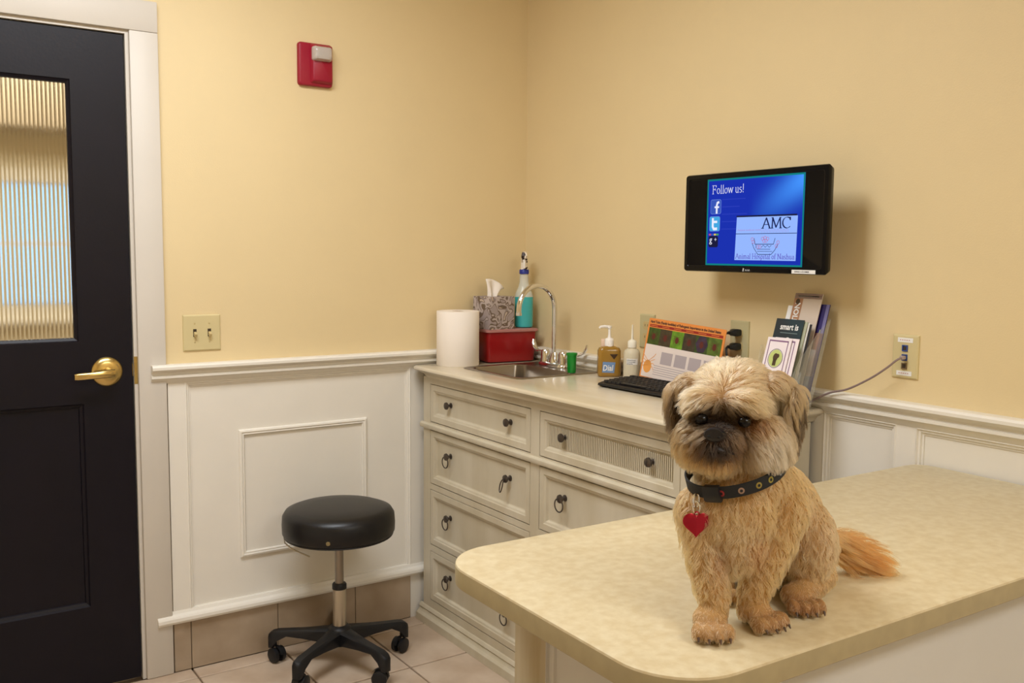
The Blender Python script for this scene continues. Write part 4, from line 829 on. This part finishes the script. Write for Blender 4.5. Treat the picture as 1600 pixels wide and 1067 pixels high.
# coat colour, length and lie of the hair as functions of the place on the body
def lin(c): return np.array(s2l(c))
def gauss(p, c, s): d = (p - np.array(c)) / np.array(s); return np.exp(-.5 * (d * d).sum(1))
BLOBS = [((.05, .09, .385), (.07, .07, .048), (228, 202, 166), .92), ((.02, .03, .335), (.045, .03, .022), (214, 180, 136), .8),
 ((.033, .022, .120), (.026, .03, .034), (232, 214, 176), .8), ((.05, .03, .19), (.06, .03, .03), (196, 158, 104), .5),
 ((.074, .026, .258), (.026, .03, .024), (236, 226, 208), .92), ((-.030, .05, .258), (.022, .03, .028), (190, 162, 120), .6),
 ((.008, .03, .225), (.045, .04, .016), (196, 154, 104), .6),
 ((.003, .010, .268), (.030, .024, .022), (66, 46, 33), .9), ((.030, .012, .262), (.016, .02, .020), (118, 92, 66), .6),
 ((.008, .020, .296), (.016, .022, .018), (40, 28, 22), .97), ((-.016, .034, .297), (.016, .022, .012), (30, 21, 18), .97), ((.036, .014, .297), (.016, .022, .012), (30, 21, 18), .97),
 ((.058, .018, .290), (.014, .02, .010), (150, 100, 58), .6), ((.000, .006, .260), (.024, .020, .010), (26, 18, 15), .97),
 ((-.046, .105, .290), (.020, .05, .036), (30, 21, 16), .94), ((-.046, .10, .345), (.018, .03, .012), (132, 102, 72), .7),
 ((.128, .064, .287), (.031, .045, .048), (24, 17, 13), .96), ((.108, .068, .362), (.026, .03, .013), (146, 114, 78), .7),
 ((.20, .27, .05), (.02, .03, .03), (190, 138, 80), .5), ((.30, .28, .04), (.06, .04, .05), (190, 116, 62), .95),
 ((.068, .066, .110), (.014, .04, .020), (168, 112, 66), .7), ((.018, .055, .095), (.012, .03, .025), (150, 98, 58), .6),
 ((.19, .16, .09), (.035, .05, .05), (206, 178, 142), .7), ((.003, .005, .010), (.03, .03, .012), (196, 166, 136), .7), ((.092, .035, .010), (.03, .03, .012), (186, 150, 120), .75), ((.15, .10, .010), (.04, .04, .013), (168, 128, 96), .8)]
def coat(p):
    c = np.tile(lin((204, 168, 112)), (len(p), 1))
    for q, s, col, k in BLOBS:
        w_ = (gauss(p, q, s) * k)[:, None] * 1.0; w_ = np.minimum(w_ * 1.25, k); c = c * (1 - w_) + lin(col) * w_
    return c
hd_c = np.array(HC)
def sm(x, a, b): t_ = np.clip((x - a) / (b - a), 0, 1); return t_ * t_ * (3 - 2 * t_)
def earmask(p):
    h_ = np.abs((p - np.array(HC)) @ np.array(HR)); return sm(h_, .060, .074) * sm(p[:, 2], .245, .265) * (p[:, 1] < .2)
def coat_len(p):
    L = np.full(len(p), .0150)
    head = sm(p[:, 2], .225, .25) * (p[:, 1] < .2); L = L * (1 - head) + .017 * head
    face = gauss(p, (.008, .018, .285), (.022, .022, .024)); L = L * (1 - .75 * np.minimum(face * 1.4, 1))
    brow = np.maximum(gauss(p, (-.014, .044, .322), (.022, .02, .012)), gauss(p, (.040, .022, .322), (.022, .02, .012))); L = L + .010 * brow
    mst = np.maximum(gauss(p, (-.018, .030, .262), (.014, .02, .016)), gauss(p, (.040, .012, .262), (.016, .02, .016))); L = L + .012 * mst
    ear = earmask(p); L = L * (1 - ear) + .030 * ear
    tail = sm(p[:, 0], .225, .25); L = L * (1 - tail) + .060 * tail
    low = 1 - sm(p[:, 2], .03, .06); L = np.where(tail > .5, L, L * (1 - .6 * low))
    return L
def lie(p, n):
    """direction in which the hair lies"""
    d = np.tile(np.array([.02, -.12, -1.0]), (len(p), 1))
    # skull: out from a parting above the nose
    q = p - np.array([.010, .030, .322]); q = q / (np.linalg.norm(q, axis=1)[:, None] + 1e-6)
    hr_ = (p - np.array(HC)) @ np.array(HR); skull = (sm(p[:, 2], .300, .330) * (p[:, 1] < .2))[:, None]; dh = q * np.array([1.2, 1.0, .5]) + np.outer(.12 + 1.3 * sm(np.abs(hr_), .02, .065), np.array([0, 0, -1.])); d = d * (1 - skull) + dh * skull
    ear = earmask(p)[:, None]; d = d * (1 - ear) + (np.array([0, -.12, -1.]) + np.sign(hr_)[:, None] * np.array(HR) * .12) * ear
    brow = np.maximum(gauss(p, (-.014, .040, .316), (.022, .02, .012)), gauss(p, (.040, .018, .316), (.022, .02, .012)))[:, None]; sgn = np.sign(p[:, :1] - .012)
    d = d * (1 - brow) + (np.array([0, -.5, -.75]) + sgn * np.array([[.75, 0, 0]])) * brow
    mz = np.minimum(gauss(p, (.006, .015, .268), (.045, .03, .026)) * 1.3, 1)[:, None]; q2 = p - np.array([.000, .004, .284]); q2 = q2 / (np.linalg.norm(q2, axis=1)[:, None] + 1e-6); d = d * (1 - mz) + (q2 + np.array([0, -.1, -.45])) * mz
    tail = sm(p[:, 0], .222, .25)[:, None]; d = d * (1 - tail) + np.array([.92, -.10, -.42]) * tail
    return d / (np.linalg.norm(d, axis=1)[:, None] + 1e-6)
# body mesh
dcol = dme.attributes.new('coat', 'FLOAT_COLOR', 'POINT'); cc_ = coat(vc) * np.array([.66, .56, .44]); dcol.data.foreach_set('color', np.concatenate([cc_, np.ones((nv, 1))], 1).astype(np.float32).ravel())
SKIN = bpy.data.materials.new('dog_skin'); SKIN.use_nodes = True; nt = SKIN.node_tree; bs = nt.nodes['Principled BSDF']; at_ = nt.nodes.new('ShaderNodeAttribute'); at_.attribute_name = 'coat'; nt.links.new(at_.outputs['Color'], bs.inputs['Base Color']); bs.inputs['Roughness'].default_value = .8; bs.inputs['Specular IOR Level'].default_value = .2
dme.materials.clear(); dme.materials.append(SKIN); dme.polygons.foreach_set('use_smooth', [True] * len(dme.polygons))
body = link('body', dme, dog)
# hair
dme.calc_loop_triangles(); nt_ = len(dme.loop_triangles); tv = np.empty(nt_ * 3, np.int32); dme.loop_triangles.foreach_get('vertices', tv); tv = tv.reshape(-1, 3)
vn = np.empty(nv * 3, np.float32); dme.vertices.foreach_get('normal', vn); vn = vn.reshape(-1, 3)
A_, B_, C_ = vc[tv[:, 0]], vc[tv[:, 1]], vc[tv[:, 2]]; ar = np.linalg.norm(np.cross(B_ - A_, C_ - A_), axis=1) / 2; cen = (A_ + B_ + C_) / 3
dens = 1 + 1.2 * (cen[:, 2] > .22) + 2.2 * (cen[:, 0] > .235); wgt = ar * dens; wgt /= wgt.sum()
rng = np.random.default_rng(5); NH = 90000
ti_ = rng.choice(nt_, NH, p=wgt); r1, r2 = rng.random(NH), rng.random(NH); fl_ = r1 + r2 > 1; r1[fl_], r2[fl_] = 1 - r1[fl_], 1 - r2[fl_]
root = A_[ti_] + (B_[ti_] - A_[ti_]) * r1[:, None] + (C_[ti_] - A_[ti_]) * r2[:, None]; nn = vn[tv[ti_]].mean(1); nn /= np.linalg.norm(nn, axis=1)[:, None] + 1e-9
keep = np.ones(NH, bool)
for e, r in (((-.017, .022, .297), .0095), ((.037, .004, .297), .0095), ((-.004, -.004, .281), .012)): keep &= np.linalg.norm((root - np.array(e)) * np.array([1, .5, 1]), axis=1) > r * .9
keep &= ~((root[:, 2] < .004)); root, nn = root[keep], nn[keep]; NH = len(root)
# clumps
NG = 5200; gi = rng.choice(NH, NG, replace=False); kd = kdtree.KDTree(NG)
for i, g in enumerate(gi): kd.insert(V(root[g]), i)
kd.balance(); own = np.array([gi[kd.find(V(p))[1]] for p in root])
Lh = coat_len(root) * rng.uniform(.75, 1.15, NH); D = lie(root, nn)
jit = rng.normal(0, .10, (NH, 3)); cj = rng.normal(0, .20, (NH, 3))[own]
tan_ = D - nn * (D * nn).sum(1)[:, None]; tan_ /= np.linalg.norm(tan_, axis=1)[:, None] + 1e-6
lift = np.where(root[:, 2] > .22, .38, .62); lift = lift * (1 - .6 * earmask(root)); lift = np.where(root[:, 0] > .235, .45, lift); cj[root[:, 0] > .235] *= 1.7; d0 = tan_ * 1.0 + nn * lift[:, None] + jit + cj; d0 /= np.linalg.norm(d0, axis=1)[:, None]
K = 7; T_ = np.linspace(0, 1, K); pts = np.empty((NH, K, 3)); side = np.cross(D, nn); side /= np.linalg.norm(side, axis=1)[:, None] + 1e-6
ph = rng.uniform(0, 6.28, NH)[own]; wav = np.where(root[:, 2] < .23, .20, .06); wav = np.where(root[:, 0] > .235, .05, wav)
for k, t_ in enumerate(T_):
    dd = d0 * (1 - .45 * t_) + (D - nn * .12) * (.45 * t_); pts[:, k] = root + dd * (Lh * t_)[:, None] + side * (Lh * wav * np.sin(ph + 5 * t_) * t_)[:, None]
tipg = pts[own]; off_ = root - root[own]
cl = (T_ ** 1.3 * .55)[None, :, None]; tgt = tipg + off_[:, None, :] * .25; pts = pts * (1 - cl) + tgt * cl
pts[:, :, 2] = np.maximum(pts[:, :, 2], .0012)
hc = bpy.data.hair_curves.new('fur'); hc.add_curves([K] * NH)
hc.attributes['position'].data.foreach_set('vector', pts.astype(np.float32).ravel())
ra = hc.attributes.get('radius') or hc.attributes.new('radius', 'FLOAT', 'POINT')
rad = np.tile((1 - .75 * T_ ** 1.5), (NH, 1)) * rng.uniform(.00022, .00034, NH)[:, None]; ra.data.foreach_set('value', rad.astype(np.float32).ravel())
hcol = coat(root) * np.array([.91, .845, .755]) * np.clip(rng.normal(1, .10, (NH, 1)) * rng.normal(1, .15, (NH, 1))[own], .5, 1.5); ca_t = hc.attributes.new('coat', 'FLOAT_COLOR', 'CURVE')
ca_t.data.foreach_set('color', np.concatenate([hcol, np.ones((NH, 1))], 1).astype(np.float32).ravel())
HAIR = bpy.data.materials.new('dog_hair'); HAIR.use_nodes = True; nt = HAIR.node_tree; nt.nodes.remove(nt.nodes['Principled BSDF']); hb = nt.nodes.new('ShaderNodeBsdfHairPrincipled'); hb.parametrization = 'COLOR'
at_ = nt.nodes.new('ShaderNodeAttribute'); at_.attribute_name = 'coat'; nt.links.new(at_.outputs['Color'], hb.inputs['Color']); hb.inputs['Roughness'].default_value = .45; hb.inputs['Radial Roughness'].default_value = .6
nt.links.new(hb.outputs[0], nt.nodes['Material Output'].inputs[0]); hc.materials.append(HAIR)
fur = link('fur', hc, dog); fur['kind'] = 'stuff'
# eyes, nose, mouth, claws
EYE = mat('eye_dark', (12, 8, 7), .2, spec=.35); NOSE = mat('nose_black', (22, 18, 20), .42, bump=.4, bscale=260)
for e in ((-.0165, .0285, .2955), (.0365, .0110, .2955)): MB().ell(V(e) - HF * .0025, (.0085, .0085, .0080)).build('eye', EYE, dog)
mb = MB(); mb.M = Matrix.Translation((-.0045, -.0015, .2805)) @ Rh.to_4x4()
mb.strip([[(x * a_, y_, z * b_ + c_) for x, z in arc(0, 0, 1, 0, 337.5, 15)] for a_, b_, y_, c_ in ((.010, .006, .010, 0), (.0145, .0095, .005, 0), (.0148, .0098, -.001, 0), (.0125, .0080, -.005, .0012), (.006, .004, -.0065, .002))], cap0=True, cap1=True, smooth=True)
ns = mb.build('nose', NOSE, dog)
mb = MB(); mb.M = Matrix.Translation((-.0045, -.0015, .2805)) @ Rh.to_4x4()
for s in (-1, 1): mb.ell((s * .0062, -.0052, -.0012), (.0030, .0022, .0022), n=10, k=6)
mb.build('nostril', SLOT if False else mat('nostril_black', (6, 5, 6), .7), ns)
mb = MB(); mb.M = Matrix.Translation((-.001, .0035, .259)) @ Rh.to_4x4()
mb.tube([(-.022, .012, -.006), (-.014, .002, -.001), (-.005, -.003, .002), (0, -.003, .0045), (.005, -.003, .002), (.014, .002, -.001), (.022, .012, -.006)], [.0015, .0035, .004, .0035, .004, .0035, .0015], 8); mb.tube([(0, -.003, .004), (0, -.003, .013)], [.003, .0025], 8)
mb.build('mouth', mat('mouth_dark', (24, 16, 16), .5), dog)
CLAW = mat('claw_dark', (82, 60, 46), .4)
for c, ang, s_ in (((.003, .026, .018), -4, 1), ((.074, .060, .018), 30, 1), ((.152, .122, .017), 8, .98)):
    Rz = Matrix.Rotation(math.radians(ang), 3, 'Z')
    for k, x in enumerate((-.021, -.0075, .0075, .021)):
        y = -.040 - .005 * (k in (1, 2)); p = V(c) + Rz @ V((x * s_, y * s_, -.008)); q_ = Rz @ V((0, -1, 0)); MB().tube([p - q_ * .003, p + q_ * .002, p + q_ * .0050 + V((0, 0, -.0040))], [.0022, .0019, .0008], 8).build('claw', CLAW, dog)
# collar with buckle, D-ring, link and heart tag
COL = mat('collar_black', (22, 24, 26), .7, bump=.3, bscale=500)
cc0 = V((.043, .078, .2160)); path = []
for a in np.linspace(0, 2 * math.pi, 49)[:-1]:
    x, y = .066 * math.cos(a), .065 * math.sin(a); path.append(cc0 + V((x, y, .29 * x + .16 * y)))
mb = MB(); hgt = .0092; n_ = len(path)
nrm = [(p - cc0).normalized() for p in path]; upv = V((-.29, -.16, 1)).normalized()
mb.strip([[path[i % n_] + upv * hgt * s1 + nrm[i % n_] * s2 for s1, s2 in ((-1, 0), (-.9, .002), (.9, .002), (1, 0), (.9, -.001), (-.9, -.001))] for i in range(n_ + 1)], smooth=True)
collar = mb.build('collar', COL, dog); collar['label'] = 'black nylon collar with small coloured emblems'
def onc(a, z, d): x, y = (.066 + d) * math.cos(a), (.065 + d) * math.sin(a); return cc0 + V((x, y, .29 * x + .16 * y)) + upv * z
for k, (adeg, c_) in enumerate(((-118, (150, 40, 40)), (-96, (150, 120, 100)), (-76, (140, 122, 52)), (-60, (146, 136, 56)), (-42, (120, 124, 130)), (-22, (90, 96, 120)))):
    a = math.radians(adeg); mb = MB(); L1 = [onc(a + .062 * math.cos(q_), .0046 * math.sin(q_), .0022) for q_ in np.linspace(0, 2 * math.pi, 15)[:-1]]; L2 = [onc(a + .03 * math.cos(q_), .0022 * math.sin(q_), .0026) for q_ in np.linspace(0, 2 * math.pi, 15)[:-1]]
    mb.strip([L1, L2], cap1=False); mb.add(L2, [tuple(range(14))], 1); mb.build('emblem', [mat('emblem_%d' % k, c_, .6), COL], collar, fix=False)
mb = MB(); a0 = math.radians(-128)
mb.strip([[onc(a0 + da, z, d) for z, d in ((-.0115, -.001), (-.0115, .006), (-.008, .0085), (.008, .0085), (.0115, .006), (.0115, -.001))] for da in (-.16, -.10, 0, .10, .16)], cap0=True, cap1=True, smooth=True); mb.build('buckle', BLKP, collar)
dr = onc(math.radians(-149), -.004, .006)
mb = MB(); mb.tube([dr + V((.004 * math.sin(q_) * .4, -.003 * math.sin(q_), -.007 + .0095 * math.cos(q_))) + V((-.006 * math.sin(q_), 0, 0)) for q_ in np.linspace(0, 2 * math.pi, 19)[:-1]], .0013, 8, closed=True); mb.build('ring', CHROME, collar)
d2 = dr + V((.000, -.003, -.0160))
mb = MB(); mb.tube([d2 + V((.0042 * math.sin(q_), -.003 * math.sin(q_), .0085 * math.cos(q_))) for q_ in np.linspace(0, 2 * math.pi, 19)[:-1]], .0012, 8, closed=True); mb.build('ring', CHROME, collar)
d3 = d2 + V((.0, -.003, -.0215)); ht = []
for q_ in np.linspace(0, 2 * math.pi, 33)[:-1]: ht.append((1.22 * .0170 * math.sin(q_) ** 3 * .93, .0155 * math.cos(q_) - .0052 * math.cos(2 * q_) - .0022 * math.cos(3 * q_) - .001 * math.cos(4 * q_)))
mb = MB(); hfn = lambda a, b, d: d3 + V((a, -d + .10 * a, b * 1.05)); mb.strip([[hfn(x * s_, z * s_, d) for x, z in ht] for s_, d in ((.93, -.001), (1, -.0004), (1, .0004), (.93, .001))], cap0=True, cap1=True); mb.tube([hfn(.003 * math.cos(q_), .0125 + .003 * math.sin(q_), 0) for q_ in np.linspace(0, 2 * math.pi, 13)[:-1]], .001, 6, closed=True)
hg = mb.build('heart_tag', mat('tag_red', (160, 24, 44), .22, .6), collar); hg['label'] = 'red heart-shaped metal tag'
